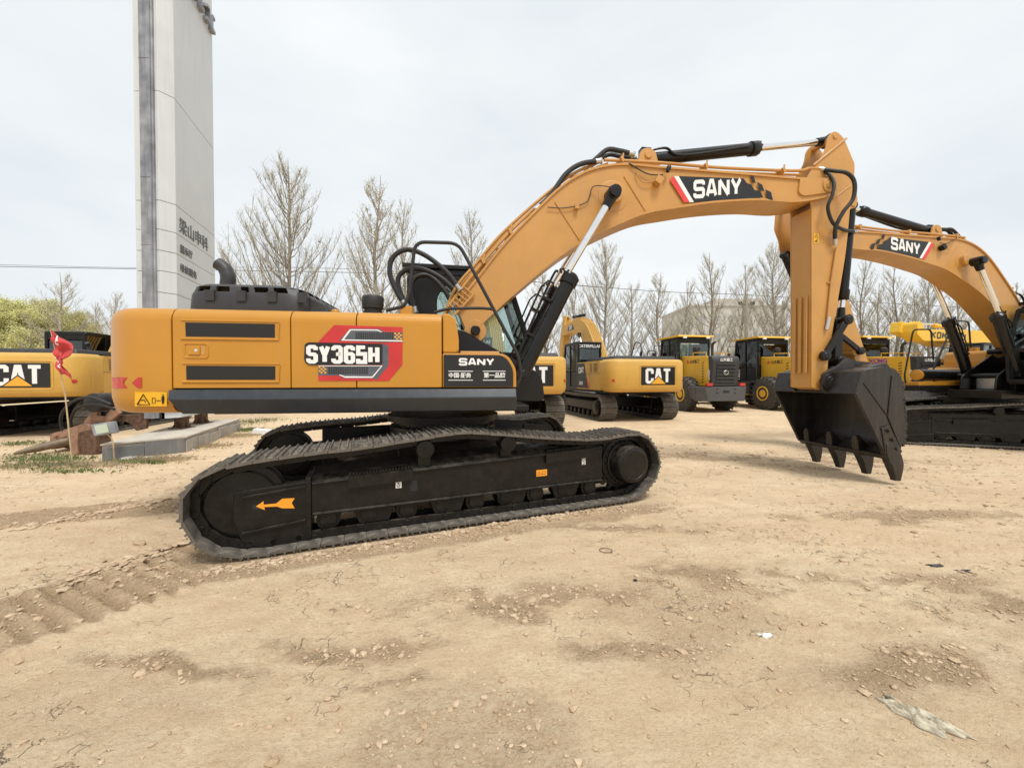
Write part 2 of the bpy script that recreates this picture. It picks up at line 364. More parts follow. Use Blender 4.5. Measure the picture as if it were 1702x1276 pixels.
#PART2
# ------------------------------------------------------------------ crawler undercarriage
def dup_part(me, name, mtx, parent):
    o = bpy.data.objects.new(name, me); COL.objects.link(o); o.parent = parent; o.matrix_local = mtx; return o
def crawler(root_, UF, yc, side, detail=True, near=False):
    """one side of the undercarriage. yc = centre line of the shoes, side=-1 looks to -y"""
    rm = ROOTM[root_.name]
    ctrl = [(-2.665, .53), (-2.55, .79), (-2.27, .895), (-1.72, .955), (-1.18, .985), (-.58, 1.045), (-.1, 1.085), (.43, 1.03), (.86, .975), (1.4, .92), (1.75, .905),
            (2.25, .935), (2.52, .85), (2.70, .55), (2.60, .27), (2.28, .075), (1.6, .05), (.5, .05), (-.6, .05), (-1.6, .045), (-2.22, .045), (-2.54, .20)]
    P = resample(sm([(x, 0, z) for x, z in ctrl], 8, True), .214, True)
    n = len(P); W = .29
    if near: pass
    # linked chain seen between the shoes and the rollers
    ch = MB(UF)
    for i, p in enumerate(P):
        t = (P[(i+1) % n]-P[i-1]).normalized(); nn = Vector((-t.z, 0, t.x))
        c = Vector((0, yc, 0))+p
        if nn.dot(p-Vector((0, 0, .5))) < 0 and abs(p.x) < 2.3: nn = Vector((t.z, 0, -t.x))
        nn = Vector((t.z, 0, -t.x)) if (Vector((t.z, 0, -t.x)).dot(Vector((0, 0, .5))-p) < 0) else Vector((-t.z, 0, t.x))
        for dy in (-.11, .11):
            ch.obox(c-nn*.055+Vector((0, dy, 0)), t*.098, Vector((0, .022, 0)), nn*.04)
            ch.cyl(c-nn*.055+t*.1+Vector((0, dy-.035, 0)), c-nn*.055+t*.1+Vector((0, dy+.035, 0)), .03, n=8)
            ch.cyl(c-nn*.04-t*.04+Vector((0, dy*1.22-.008, 0)), c-nn*.04-t*.04+Vector((0, dy*1.22+.008, 0)), .018, n=6)
    cho = ch.build('track_chain', M['frame'], root_)
    # shoe: plate with three grousers
    sb = MB(); p2 = .104
    sb.box(-p2, p2, -W, W, -.018, .008)
    for gx in (-.088, -.01, .07): sb.prism([(gx-.012, .008), (gx+.012, .008), (gx+.006, .032), (gx-.006, .032)], -W+.003, W-.003)
    for gx in (-.05, .03):
        for gy in (-.07, .07): sb.cyl((gx, gy, .008), (gx, gy, .016), .013, n=6)
    if 'shoe_mesh' not in SH: SH['shoe_mesh'] = sb.mesh('track_shoe', M['shoe'])
    inv = rm.inverted() @ UF
    for i, p in enumerate(P):
        t = (P[(i+1) % n]-P[i-1]).normalized()
        nn = Vector((t.z, 0, -t.x)) if (Vector((t.z, 0, -t.x)).dot(Vector((0, 0, .5))-p) < 0) else Vector((-t.z, 0, t.x))
        y = Vector((0, 1, 0)); x = y.cross(nn)
        m = Matrix((x, y, nn)).transposed().to_4x4(); m.translation = p+Vector((0, yc, 0))
        dup_part(SH['shoe_mesh'], 'track_shoe', inv @ m @ Matrix.Rotation(random.uniform(-.02, .02), 4, 'Y'), cho)
    o = side; yo = yc+side*.13   # outer face of the frame
    fr = MB(UF)
    fy0, fy1 = sorted((yo, yc-side*.22))
    # long box beam, outer wall with lips, top sloping inwards
    rs = []
    for x, zl, zh in (((-1.66, .30, .645), (1.86, .31, .78)) if near else ((-1.75, .25, .80), (1.86, .25, .84))):
        rs.append([(x, yo, zl), (x, yo, zh), (x, yo-side*.10, zh+.055), (x, yo-side*.36, zh+.09), (x, yo-side*.40, zl)])
    fr.rings(rs, smooth=False)
    fo = fr.build('track_frame', M['frame'], root_, bevel=.012)
    b = MB(UF); ey = yo+side*.012
    def lz(x, a, c): return a+(c-a)*(x+1.66)/3.52
    for (z0, z1) in ((.318, .325), (.63, .765)):
        b.tube([(-1.64, ey, z0), (1.84, ey, z1)], .017, 8)
    # welded step plates on top
    b.obox((-.98, yo+side*.02, .62), (.33, 0, .012), (0, .022, 0), (0, 0, .055)); b.obox((1.33, yo+side*.02, .70), (.34, 0, .012), (0, .022, 0), (0, 0, .06))
    for k in range(20):
        b.obox((-1.29+k*.033, yo-side*.03, .69+k*.0012), (.009, 0, 0), (0, .05, 0), (0, 0, .012))
    for k in range(20):
        b.obox((1.02+k*.033, yo-side*.03, .775+k*.0012), (.009, 0, 0), (0, .05, 0), (0, 0, .012))
    b.build('step_plate', M['frame'], fo)
    if near:
        h = MB(UF); h.prism(fillet([(-.68, .44), (-.6, .44), (-.6, .56), (-.68, .56)], .03), yo+side*.004, yo-side*.01); h.build('slot_opening', M['cabtint'], fo)
        # lifting stickers, caution sticker and travel arrow
        for (cx, cz, w_, h_) in ((-.80, .545, .062, .10), (1.56, .60, .055, .09)):
            s = MB(UF); s.box(cx-w_/2, cx+w_/2, yo+side*.004, yo+side*.0065, cz-h_/2, cz+h_/2); so_ = s.build('lifting_sticker', M['white'], fo)
            s = MB(UF); yy = yo+side*.008; s.tube([(cx+.018*math.cos(a), yy, cz+.022+.018*math.sin(a)) for a in [2*PI*k/12 for k in range(13)]], .0025, 5)
            s.tube([(cx, yy, cz+.003), (cx, yy, cz-.012), (cx+.012, yy, cz-.022), (cx+.008, yy, cz-.036), (cx-.01, yy, cz-.036), (cx-.014, yy, cz-.024)], .0035, 5); s.build('hook_symbol', M['decal'], so_)
        x0, z0 = up(UM, 903, 787, -1.50)
        s = MB(UF); s.box(x0-.075, x0+.075, yo+side*.004, yo+side*.0065, z0-.04, z0+.04); so_ = s.build('caution_sticker', M['arrow'], fo)
        s = MB(UF); s.tube([(x0-.06, yo+side*.0075, z0-.02), (x0-.04, yo+side*.0075, z0+.022), (x0-.02, yo+side*.0075, z0-.02), (x0-.06, yo+side*.0075, z0-.02)], .0025, 4)
        s.tube([(x0-.005, yo+side*.0075, z0-.015), (x0+.055, yo+side*.0075, z0-.015), (x0+.055, yo+side*.0075, z0+.015), (x0+.01, yo+side*.0075, z0+.015), (x0-.005, yo+side*.0075, z0-.015)], .0025, 4)
        s.build('caution_symbol', M['decal'], so_)
    # front idler and its yoke
    c = Vector((-2.25, 0, .5))
    w = MB(UF); w.lathe((c.x, yc-.12, c.z), (0, 1, 0), [(0, .2), (.01, .30), (.03, .31), (.035, .365), (.07, .365), (.075, .34), (.165, .34), (.17, .365), (.205, .365), (.21, .31), (.23, .30), (.24, .2)], 48)
    w.lathe((c.x, yc+side*.105, c.z), (0, side, 0), [(0, .30), (.02, .295), (.022, .26), (.02, .10), (.024, .09), (.024, 0)], 40); w.build('idler_wheel', M['frame'], root_)
    g = MB(UF)
    pr_ = ups(UM, -1.5, [(385, 820), (512, 800), (512, 905), (430, 913), (400, 905), (384, 868)])
    if not near: pr_ = [(-2.31, .60), (-1.66, .645), (-1.66, .05), (-2.1, .05), (-2.31, .3)]
    g.prism(fillet(pr_, .03, 3), yo+side*.015, yo-side*.09)
    g.build('idler_guard', M['frame'], fo, bevel=.012)
    g = MB(UF)
    for zz, za in ((.575, .615), (.235, .275)):
        g.obox((-1.97, yo+side*.028, zz+.01), (.27, 0, .028), (0, .014, 0), (0, 0, .014))
    g.box(-1.70, -1.655, yo+side*.025, yo-side*.3, .05, .70)
    g.build('guard_rib', M['frame'], fo, bevel=.006)
    if near:
        s = MB(UF)
        a = ups(UM, -1.50, [(424, 843), (437, 834), (437, 840), (458, 838), (468, 830), (489, 829), (484, 837), (489, 846), (468, 846), (459, 843), (438, 844), (439, 849)])
        s.prism(a, yo+side*.0175, yo+side*.020); s.build('travel_arrow', M['arrow'], fo)
        s = MB(UF); s.prism(fillet([(-2.16, .43), (-2.07, .43), (-2.07, .48), (-2.16, .48)], .022), yo+side*.0175, yo+side*.019); s.build('slot_opening', M['cabtint'], fo)
    # sprocket and travel motor drum
    c = Vector((2.25, 0, .525))
    w = MB(UF); pts = []
    for k in range(21):
        a = 2*PI*k/21
        for da, r in ((-.09, .37), (-.04, .44), (.04, .44), (.09, .37)): pts.append((c.x+r*math.cos(a+da), c.z+r*math.sin(a+da)))
    w.prism(pts, yc-.03, yc+.03)
    w.lathe((c.x, yc-.06, c.z), (0, 1, 0), [(0, .3), (.01, .34), (.11, .34), (.12, .3)], 40); w.build('sprocket', M['frame'], root_, bevel=.004)
    w = MB(UF); w.lathe((c.x, yc-side*.1, c.z), (0, side, 0), [(0, .30), (.16, .30), (.17, .285), (.20, .285), (.21, .265), (.37, .255), (.40, .235), (.41, .19), (.405, .185), (.405, 0)], 48)
    if near:
        for k in range(22):
            a = 2*PI*k/22; w.cyl((c.x+.292*math.cos(a), yc+side*.07, c.z+.292*math.sin(a)), (c.x+.292*math.cos(a), yc+side*.085, c.z+.292*math.sin(a)), .013, n=6)
    w.build('travel_motor_drum', M['frame'], root_)
    g = MB(UF); g.prism(fillet([(1.7, .2), (2.3, .22), (2.42, .5), (2.3, .76), (1.8, .82)], .06), yc-side*.02-side*.06, yc-side*.26); g.build('motor_mount', M['frame'], fo, bevel=.01)
    for k in range(9):
        x = -1.5+k*.395
        r = MB(UF); r.lathe((x, yc-.12, .24), (0, 1, 0), [(0, .06), (.005, .08), (.02, .085), (.022, .115), (.05, .115), (.055, .095), (.185, .095), (.19, .115), (.218, .115), (.22, .085), (.235, .08), (.24, .06)], 24)
        r.cyl((x, yc-.128, .24), (x, yc+.128, .24), .03, n=12); r.box(x-.07, x+.07, yc+.10, yc+.125, .2, .34); r.box(x-.07, x+.07, yc-.125, yc-.10, .2, .34); r.build('track_roller', M['frame'], root_)
    for x in (-1.05, -.25, .55, 1.3):
        g = MB(UF); g.prism([(x-.22, .33), (x+.22, .33), (x+.15, .15), (x-.15, .15)], yo-side*.02, yo-side*.045)
        g.build('roller_guard', M['frame'], fo, bevel=.008)
    for x in (-.516, .473):
        z = .905; r = MB(UF); r.lathe((x, yc+side*.20, z), (0, -side, 0), [(0, .06), (.006, .098), (.05, .10), (.055, .085), (.25, .085)], 28)
        r.box(x-.07, x+.07, yc+side*.02, yc+side*.10, .68, .87); r.build('carrier_roller', M['frame'], root_, bevel=.004)
SH = {}
def centre_frame(root_, UF):
    b = MB(UF)
    b.rings([[(-.75, y, z) for y, z in ((-1.15, .38), (-1.15, .72), (-.5, .86), (.5, .86), (1.15, .72), (1.15, .38))], [(.75, y, z) for y, z in ((-1.15, .38), (-1.15, .72), (-.5, .86), (.5, .86), (1.15, .72), (1.15, .38))]], smooth=False)
    for s in (-1, 1):
        for e in (-1, 1):
            b.rings([[(e*.35, s*.4, .40), (e*.95, s*.4, .40), (e*.95, s*.4, .84), (e*.35, s*.4, .84)], [(e*1.0, s*1.2, .34), (e*1.65, s*1.2, .34), (e*1.65, s*1.2, .66), (e*1.0, s*1.2, .66)]], smooth=False)
    b.build('centre_frame', M['brown'], root_, bevel=.02)
    b = MB(UF); b.lathe((0, 0, .84), (0, 0, 1), [(0, .72), (.06, .72), (.065, .78), (.17, .78), (.175, .70), (.24, .70), (.245, .82), (.33, .82)], 56)
    for k in range(32):
        a = 2*PI*k/32; b.cyl((.75*math.cos(a), .75*math.sin(a), 1.01), (.75*math.cos(a), .75*math.sin(a), 1.03), .02, n=6)
    b.build('swing_bearing', M['frame'], root_)
# ------------------------------------------------------------------ decals of the big machines
def sany_letters(F, O, Rv, Uv, h, parent, w=None):
    p, L = stroke_polys('SANY', h, h*1.02, h*.27, h*.12, 0, h*.2)
    mb = MB(F); mb.polys(p, O, Rv, Uv, .0005, .003); mb.build('lettering', M['letter'], parent)
def boom_decal(root_, F, side):
    y = side*.27; e = side
    Z = lambda pts: ups(HM, -.27, [(820+x/3.868, 200+z/3.868) for x, z in pts])
    Z6 = lambda pts: ups(HM, -.27, [(1200+x/4.558, 200+z/4.558) for x, z in pts])
    blk = Z([(1190, 360), (1600, 376)])+Z6([(160, 440), (188, 478), (220, 487), (245, 530), (285, 536), (312, 585)])+Z([(1288, 526)])
    a = MB(F); a.prism(blk, y+e*.002, y+e*.005); d = a.build('logo_decal', M['decal'], root_)
    a = MB(F)
    for q in ([(215, 420), (240, 425), (255, 478), (230, 472)], [(265, 468), (303, 490), (320, 540), (285, 530)], [(328, 525), (370, 545), (385, 608), (345, 598)]): a.prism(Z6(q), y+e*.002, y+e*.005)
    a.build('decal_flash', M['decal'], d)
    a = MB(F); a.prism(Z([(1160, 360), (1190, 360), (1288, 526), (1262, 528)]), y+e*.002, y+e*.0045); a.build('white_stripe', M['letter'], d)
    a = MB(F); a.prism(Z([(1133, 383), (1160, 360), (1262, 528), (1226, 529)]), y+e*.002, y+e*.0055); a.build('red_stripe', M['redlt'], d)
    (xa, za), (xb, zb) = up(HM, 1152, 330.5, -.27), up(HM, 1232, 325, -.27)
    L = math.hypot(xb-xa, zb-za); p, w = stroke_polys('SANY', 1, 1.16, .29, .1, 0, .2); h = .285; k = L/w
    Rv = Vector(((xb-xa)/L, 0, (zb-za)/L)); Uv = Vector((0, 0, 1))
    if side > 0: O = Vector((xb, y+e*.005, zb)); Rv = -Rv
    else: O = Vector((xa, y+e*.005, za))
    p = [[(q[0]*k, q[1]*h) for q in s] for s in p]
    mb = MB(F); mb.polys(p, O, Rv, Uv, .0005, .003); mb.build('lettering', M['letter'], d)
def panel_decals(root_, F, panel, tank):
    y = -1.45
    Q = lambda pts: ups(HM, -1.452, [(500+a/4.728, 530+b/4.728) for a, b in pts])
    a = MB(F); a.prism(Q([(262, 48), (800, 65), (798, 358), (690, 486), (138, 486), (138, 180)]), y-.003, y-.0055); r = a.build('model_decal', M['red'], panel)
    a = MB(F); a.prism(Q([(300, 170), (390, 76), (620, 79), (655, 103), (800, 105), (800, 180), (640, 185)]), y-.0055, y-.0068); a.prism(Q([(138, 368), (640, 368), (640, 380), (565, 468), (345, 466), (298, 444), (138, 444)]), y-.0055, y-.0068)
    a.prism(Q([(640, 190), (690, 215), (690, 365), (600, 475), (566, 468), (640, 378)]), y-.0055, y-.0066)
    a.build('decal_shade', M['decalgrey'], r)
    a = MB(F)
    for q in ([(318, 170), (385, 82), (395, 90), (340, 162)], [(385, 82), (605, 84), (600, 92), (390, 90)], [(605, 84), (642, 103), (632, 104), (600, 92)], [(318, 170), (340, 162), (800, 169), (800, 178)],
              [(138, 366), (640, 366), (640, 371), (138, 371)], [(632, 371), (640, 371), (566, 462), (558, 456)], [(350, 462), (350, 450), (560, 452), (566, 462)], [(300, 440), (310, 437), (352, 452), (350, 462)]):
        a.prism(Q(q), y-.0068, y-.0085)
    a.build('decal_white_line', M['letter'], r)
    a = MB(F)
    for (x0, y0, x1, y1, k) in ((430, 106, 730, 160, 0), (215, 378, 530, 434, 0)):
        nx = 17; ny = 4
        for i in range(nx):
            for j in range(ny):
                xx = x0+(x1-x0)*i/nx; yy = y0+(y1-y0)*j/ny
                a.prism(Q([(xx+2, yy+2), (xx+(x1-x0)/nx-2, yy+2), (xx+(x1-x0)/nx-2, yy+(y1-y0)/ny-2), (xx+2, yy+(y1-y0)/ny-2)]), y-.0068, y-.0078)
    a.build('decal_grid', M['decal'], r)
    a = MB(F)
    for (x0, y0, n) in ((735, 108, 4), (142, 374, 4)):
        for i in range(4):
            for j in range(4):
                if (i+j) % 2 == 0: a.prism(Q([(x0+i*15, y0+j*14), (x0+i*15+14, y0+j*14), (x0+i*15+14, y0+j*14+13), (x0+i*15, y0+j*14+13)]), y-.0068, y-.0079)
    a.build('decal_checker', M['tri'], r)
    a = MB(F); a.prism(fillet(Q([(32, 200), (60, 184), (642, 196), (642, 362), (60, 362), (28, 330)]), .03), y-.009, y-.0105); pl = a.build('model_plate', M['decal'], r)
    (x0, z0), (x1, z1) = Q([(46, 350)])[0], Q([(620, 350)])[0]
    p, w = stroke_polys('SY365H', 1, .58, .225, .045, 0, .19); k = (x1-x0)/w; h = Q([(46, 205)])[0][1]-z0
    a = MB(F); a.polys([[(q[0]*k, q[1]*h) for q in s] for s in p], (x0, y-.0105, z0), (1, 0, 0), (0, 0, 1), .0005, .003); a.build('lettering', M['letter'], pl)
    # black tool box plate
    (x0, z0), (x1, z1) = Q([(1242, 366)])[0], Q([(1520, 310)])[0]
    p, w = stroke_polys('SANY', 1, 1.2, .3, .1, 0, .22); k = (x1-x0)/w
    a = MB(F); a.polys([[(q[0]*k, q[1]*(z1-z0)) for q in s] for s in p], (x0, y-.0085, z0), (1, 0, 0), (0, 0, 1), .0005, .003); a.build('lettering', M['letter'], tank)
    a = MB(F)
    for (u, v, w_, h_) in ((1160, 408, 192, 5), (1430, 408, 178, 5), (1160, 478, 192, 5), (1430, 478, 178, 5)):
        q = Q([(u, v), (u+w_, v), (u+w_, v+h_), (u, v+h_)]); a.prism(q, y-.0085, y-.0105)
    a.build('decal_line', M['letter'], tank)
    for txt, u in (('中国·服务', 1163), ('第一品牌', 1437)):
        (x0, z0) = Q([(u, 460)])[0]; (x1, z1) = Q([(u+(187 if u < 1300 else 170), 460)])[0]
        sz = (x1-x0)/(4.45 if u < 1300 else 4.0)
        font_text(F, txt, sz*1.0, (x0, y-.0085, z0+.003), (1, 0, 0), (0, 0, 1), M['letter'], tank, offset=.0012)
def hose(F, parent, pts, r=.026, name='hydraulic_hose', rib=.09, fit=True, m='rubber'):
    P = sm(pts, 14); a = MB(F); a.tube(P, r, 10, rib=rib, ribstep=.014); h = a.build(name, M[m], parent)
    if fit:
        for p, q in ((P[0], P[1]), (P[-1], P[-2])):
            a = MB(F); d = (p-q).normalized(); a.cyl(p-d*.05, p+d*.03, r*1.1, n=12); a.cyl(p+d*.03, p+d*.05, r*1.35, n=6); a.build('hose_fitting', M['steel'], h)
    return h
def cylinder(F, parent, foot, head, pin, rb, rr, name, wide=.0, m='satin', barrel_lab=None):
    foot, head, pin = Vector(foot), Vector(head), Vector(pin); d = (pin-foot).normalized()
    a = MB(F); a.lathe(foot, d, [(0, rb*.8), (.02, rb), ((head-foot).length-.16, rb), ((head-foot).length-.155, rb*1.22), ((head-foot).length-.03, rb*1.22), ((head-foot).length, rb*1.0), ((head-foot).length+.02, rr*1.4)], 32)
    a.lathe(foot+Vector((0, -rb*.9, 0)), (0, 1, 0), [(0, rb*.9), (rb*1.8, rb*.9)], 24)
    for k in range(8):
        u = d.orthogonal().normalized(); v = d.cross(u); an = 2*PI*k/8
        a.cyl(head+(u*math.cos(an)+v*math.sin(an))*rb*.95-d*.02, head+(u*math.cos(an)+v*math.sin(an))*rb*.95+d*.012, rb*.15, n=6)
    b = a.build(name, M[m], parent)
    a = MB(F); a.cyl(head, pin-d*.12, rr, n=24); a.build('chrome_rod', M['chrome'], b)
    a = MB(F); a.rings([[pin-d*.22+(d.orthogonal().normalized()*math.cos(t)+d.cross(d.orthogonal().normalized())*math.sin(t))*rr*1.25 for t in [2*PI*k/16 for k in range(16)]],
                        [pin-d*.05+(d.orthogonal().normalized()*math.cos(t)+d.cross(d.orthogonal().normalized())*math.sin(t))*rr*1.5 for t in [2*PI*k/16 for k in range(16)]]])
    a.lathe(pin+Vector((0, -rb*.95, 0)), (0, 1, 0), [(0, rb*.55), (.01, rb*.95), (rb*1.8, rb*.95), (rb*1.8+.01, rb*.55)], 24)
    a.build('rod_eye', M[m], b); return b
def front_end(root_, F, arm_turn=0, main=True, shift=0):
    """boom, arm, bucket and their cylinders, tip towards +x"""
    U = lambda pts, t=-.27: ups(HM, t, pts)
    top = U([(757, 505), (800, 450), (840, 400), (890, 348), (930, 310), (965, 287), (1000, 275), (1040, 271), (1100, 276), (1200, 284), (1345, 296), (1375, 296)])
    bot = U([(1392, 318), (1372, 328), (1323, 336), (1260, 333), (1190, 337), (1125, 346), (1068, 357), (1001, 386), (965, 404), (923, 433), (866, 480), (820, 521), (779, 560)])
    top_s = [(p.x, p.z) for p in sm([(x, 0, z) for x, z in top], 5)]; bot_s = [(p.x, p.z) for p in sm([(x, 0, z) for x, z in bot], 5)]
    a = MB(F); a.prism(top_s+bot_s, -.25, .25)
    bo = a.build('boom', M['boom'], root_, bevel=.006)
    # side plates stand proud at top and bottom flanges; weld seams and pads
    for e in (-1, 1):
        a = MB(F)
        for line in (top_s, bot_s):
            P = [Vector((x, e*.262, z)) for x, z in line]
            for i in range(len(P)-1):
                d = (P[i+1]-P[i]); m_ = (P[i]+P[i+1])/2; n_ = Vector((-d.z, 0, d.x)).normalized()
                a.obox(m_-n_*.016, d*.51, (0, .012, 0), n_*.016)
        for q in ([(923, 335), (965, 400)], [(1038, 292), (1075, 352)]):
            (x0, z0), (x1, z1) = U(q); a.tube([(x0, e*.252, z0), (x1, e*.252, z1)], .012, 8)
        # raised end plate round the arm pivot
        a.build('boom_flange', M['boom'], bo)
    for e in (-1, 1):
        a = MB(F)
        endp = fillet(U([(1330, 296), (1372, 296), (1392, 312), (1380, 320), (1335, 326), (1327, 320)]), .05, 4)
        a.prism(endp, e*.25, e*.275)
        x, z = U([(1377, 308)])[0]; a.lathe((x, e*.27, z), (0, e, 0), [(0, .115), (.02, .115), (.025, .06), (.04, .06)], 28); a.build('end_plate', M['boom'], bo, bevel=.004); a = MB(F)
        x, z = U([(1020, 325)])[0]; a.lathe((x, e*.25, z), (0, e, 0), [(0, .24), (.006, .235), (.012, .14), (.10, .13), (.105, .1)], 40); a.build('pivot_boss', M['boom'], bo, bevel=.004); a = MB(F)
        x, z = U([(790, 550)])[0]; a.lathe((x+.0, e*.25, z), (0, e, 0), [(0, .16), (.02, .16)], 28)
        a.build('pivot_boss', M['boom'], bo, bevel=.004)
    for e in (-1, 1): boom_decal(bo, F, e)
    # work lamp on each boom side
    for e in (-1, 1):
        x, z = U([(1092, 303)])[0]; a = MB(F); a.obox((x, e*.31, z), (.03, 0, .05), (0, .05, 0), (-.045, 0, .03)); l_ = a.build('work_lamp', M['boom' if e < 0 else 'black'], bo, bevel=.008)
        x2, z2 = U([(1108, 288)])[0]; a = MB(F); a.lathe((x2-.02, e*.33, z2-.01), (.35, 0, 1), [(0, .028), (.07, .036), (.09, .03)], 14); a.build('lamp_head', M['black'], l_)
        hose(F, bo, [(x-.05, e*.30, z), (x-.25, e*.29, z-.02), (x-.35, e*.285, z+.13)], .008, 'lamp_cable', 0, False, 'boom')
        (xa, za), (xb, zb), (xc, zc) = U([(1100, 293), (1075, 290), (1045, 272)]); hose(F, bo, [(xa, e*.31, za), (xb, e*.29, zb), (xc, e*.28, zc)], .009, 'lamp_cable', 0, False)
    # hard lines along the top with clamps
    off = lambda pts, t, dz=0: [(x, t, z+dz) for x, z in U(pts, t)]
    for e in (-1, 1):
        a = MB(F)
        a.tube(sm(off([(745, 510), (772, 474), (803, 436), (845, 388), (880, 354)], -.20), 6), .026, 10)
        a.tube(sm(off([(738, 525), (758, 478), (790, 440), (830, 393), (878, 348), (930, 305), (960, 285), (1000, 268)], -.13), 6), .024, 10)
        a.tube(sm(off([(1004, 266), (1030, 267), (1100, 271), (1200, 279), (1320, 284), (1345, 280), (1364, 281)], -.20), 6), .024, 10)
        a.tube(sm(off([(1040, 275), (1100, 279), (1200, 286), (1330, 291)], -.12), 6), .02, 10)
        a.tube(sm(off([(948, 297), (975, 285), (1010, 272)], -.14), 6), .02, 10)
        if e > 0:
            a.V = [F @ Matrix.Scale(-1, 4, (0, 1, 0)) @ F.inverted() @ v for v in a.V]
        a.build('hydraulic_pipe', M['boom'], bo)
    a = MB(F)
    for q in ((803, 434), (848, 385), (1033, 266), (1172, 277), (1300, 284)):
        x, z = U([q], -.2)[0]; a.obox((x, 0, z-.005), (.02, 0, .012), (0, .25, 0), (-.018, 0, .04)); a.cyl((x, -.225, z-.04), (x+.02, -.225, z+.09), .014, n=8)
    a.build('pipe_clamp', M['boom'], bo, bevel=.004)
    if main:
        hose(F, bo, off([(893, 346), (915, 325), (940, 290), (965, 273), (995, 268)], -.2), .036)
        hose(F, bo, off([(975, 278), (993, 262), (1010, 249), (1030, 251), (1050, 256)], -.05), .036)
        hose(F, bo, off([(985, 274), (1010, 258), (1030, 260), (1052, 263)], .06), .03)
        hose(F, bo, off([(838, 440), (818, 450), (800, 440), (812, 420), (830, 412), (838, 425)], .25)[1:-1], .022, rib=0)
        # cable to the cylinder pin
        (xa, za), (xb, zb), (xc, zc), (xd, zd), (xe, ze) = U([(910, 345), (940, 346), (975, 336), (985, 312), (1010, 318)])
        hose(F, bo, [(xa, -.28, za), (xb, -.28, zb), (xc, -.28, zc), (xd, -.3, zd), (xe, -.4, ze)], .007, 'grease_line', 0, False)
        a = MB(F); x, z = U([(958, 345)])[0]; a.obox((x, -.29, z), (.03, 0, .0), (0, .02, 0), (0, 0, .03)); a.build('cable_clip', M['boom'], bo)
    # stick (arm) cylinder on top
    fx, fz = U([(1070, 264)], 0)[0]; hx, hz = U([(1260, 246)], 0)[0]; tx, tz = up(HM, 1389, 226, -.15)
    cylinder(F, root_, (fx, 0, fz-.02), (hx, 0, hz), (tx, 0, tz), .095, .052, 'arm_cylinder', m='satin')
    a = MB(F)
    for e in (-1, 1): a.prism(fillet([(fx-.2, fz-.28), (fx-.12, fz+.05), (fx, fz+.1), (fx+.12, fz+.05), (fx+.22, fz-.28)], .06), e*.11, e*.15)
    a.lathe((fx, -.17, fz-.02), (0, 1, 0), [(0, .06), (.34, .06)], 20); a.build('cylinder_bracket', M['boom'], bo, bevel=.006)
    a = MB(F); (x0, z0), (x1, z1), (x2, z2), (x3, z3) = U([(1076, 252), (1105, 248), (1132, 262), (1240, 247)], -.06)
    a.tube(sm([(x0, -.07, z0), (x1, -.09, z1), (x2, -.12, z2), (x3, -.12, z3)], 5), .02, 8); a.obox((x0-.03, -.03, z0), (.08, 0, 0), (0, .06, 0), (0, 0, .05)); a.build('cylinder_line', M['satin'], bo)
    # boom cylinders left and right
    for e in (-1, 1):
        p = U([(1018, 323)], -.45)[0]; h_ = U([(942, 453)], -.45)[0]; f_ = U([(868, 622)], -.45)[0]
        cylinder(F, root_, (f_[0], e*.45, f_[1]), (h_[0], e*.45, h_[1]), (p[0], e*.45, p[1]), .105, .056, 'boom_cylinder')
        a = MB(F); d = Vector((h_[0]-f_[0], 0, h_[1]-f_[1])).normalized(); n_ = Vector((-d.z, 0, d.x)); b0 = Vector((f_[0], e*.45, f_[1]))
        L = Vector((h_[0]-f_[0], 0, h_[1]-f_[1])).length
        a.tube(sm([b0+d*.25+n_*.12, b0+d*.3+n_*.17, b0+d*(L*.9)+n_*.17, b0+d*(L-.05)+n_*.12], 5), .018, 8)
        a.tube([b0+d*.55+n_*.1, b0+d*.6+n_*.23, b0+d*(.7)+n_*.26, b0+d*(L*.78)+n_*.26, b0+d*(L*.86)+n_*.2, b0+d*(L*.86)+n_*.1], .014, 8)
        for k in (.35, .7): a.obox(b0+d*(L*k)+n_*.12, d*.02, (0, .05, 0), n_*.07)
        a.build('cylinder_line', M['satin'], bo)
        a = MB(F); a.lathe((p[0], e*.44, p[1]), (0, e, 0), [(0, .07), (.12, .07), (.125, .085), (.15, .085), (.155, .05)], 24); a.build('cylinder_pin', M['satin'], bo)
    # ---------------- arm, bucket cylinder, linkage, bucket in the arm's own frame
    px, pz = U([(1377, 308)])[0]
    if shift:
        a = MB(F); a.prism(fillet([(6.0, 4.62), (6.0, 5.02), (px+shift, 5.0), (px+shift+.12, 4.85), (px+shift, 4.70)], .05), -.24, .24); a.build('boom_nose', M['boom'], bo, bevel=.006)
    A = F @ Matrix.Translation((px+shift, 0, pz)) @ Matrix.Rotation(R_(arm_turn), 4, 'Y') @ Matrix.Translation((-px, 0, -pz))
    w = .205
    V = lambda pts, t=-.22: ups(HM, t, pts)
    earp = fillet(V([(1350, 345), (1346, 318), (1340, 300), (1352, 278), (1363, 268), (1374, 246), (1376, 228), (1388, 215), (1403, 227), (1422, 272), (1421, 300), (1427, 330), (1425, 344), (1414, 347), (1408, 415), (1398, 475), (1378, 590), (1375, 645), (1366, 648), (1350, 644)]), [.02, .05, .03, .04, .05, .08, .08, .1, .08, .05, .05, .06, .05, .03, .4, .6, .1, .04, .04, .03], 5)
    a = MB(A)
    # box section below, two plates above the pivot
    body = V([(1350, 345), (1414, 347), (1408, 415), (1398, 475), (1378, 590), (1375, 645), (1366, 648), (1350, 644)])
    a.prism(body, -.185, .185)
    for e in (-1, 1): a.prism(earp, e*.185, e*.21)
    ar = a.build('arm', M['boom'], root_, bevel=.006)
    a = MB(A)
    (x0, z0), (x1, z1) = V([(1345, 310), (1345, 478)])
    x0 = V([(1350, 400)])[0][0]
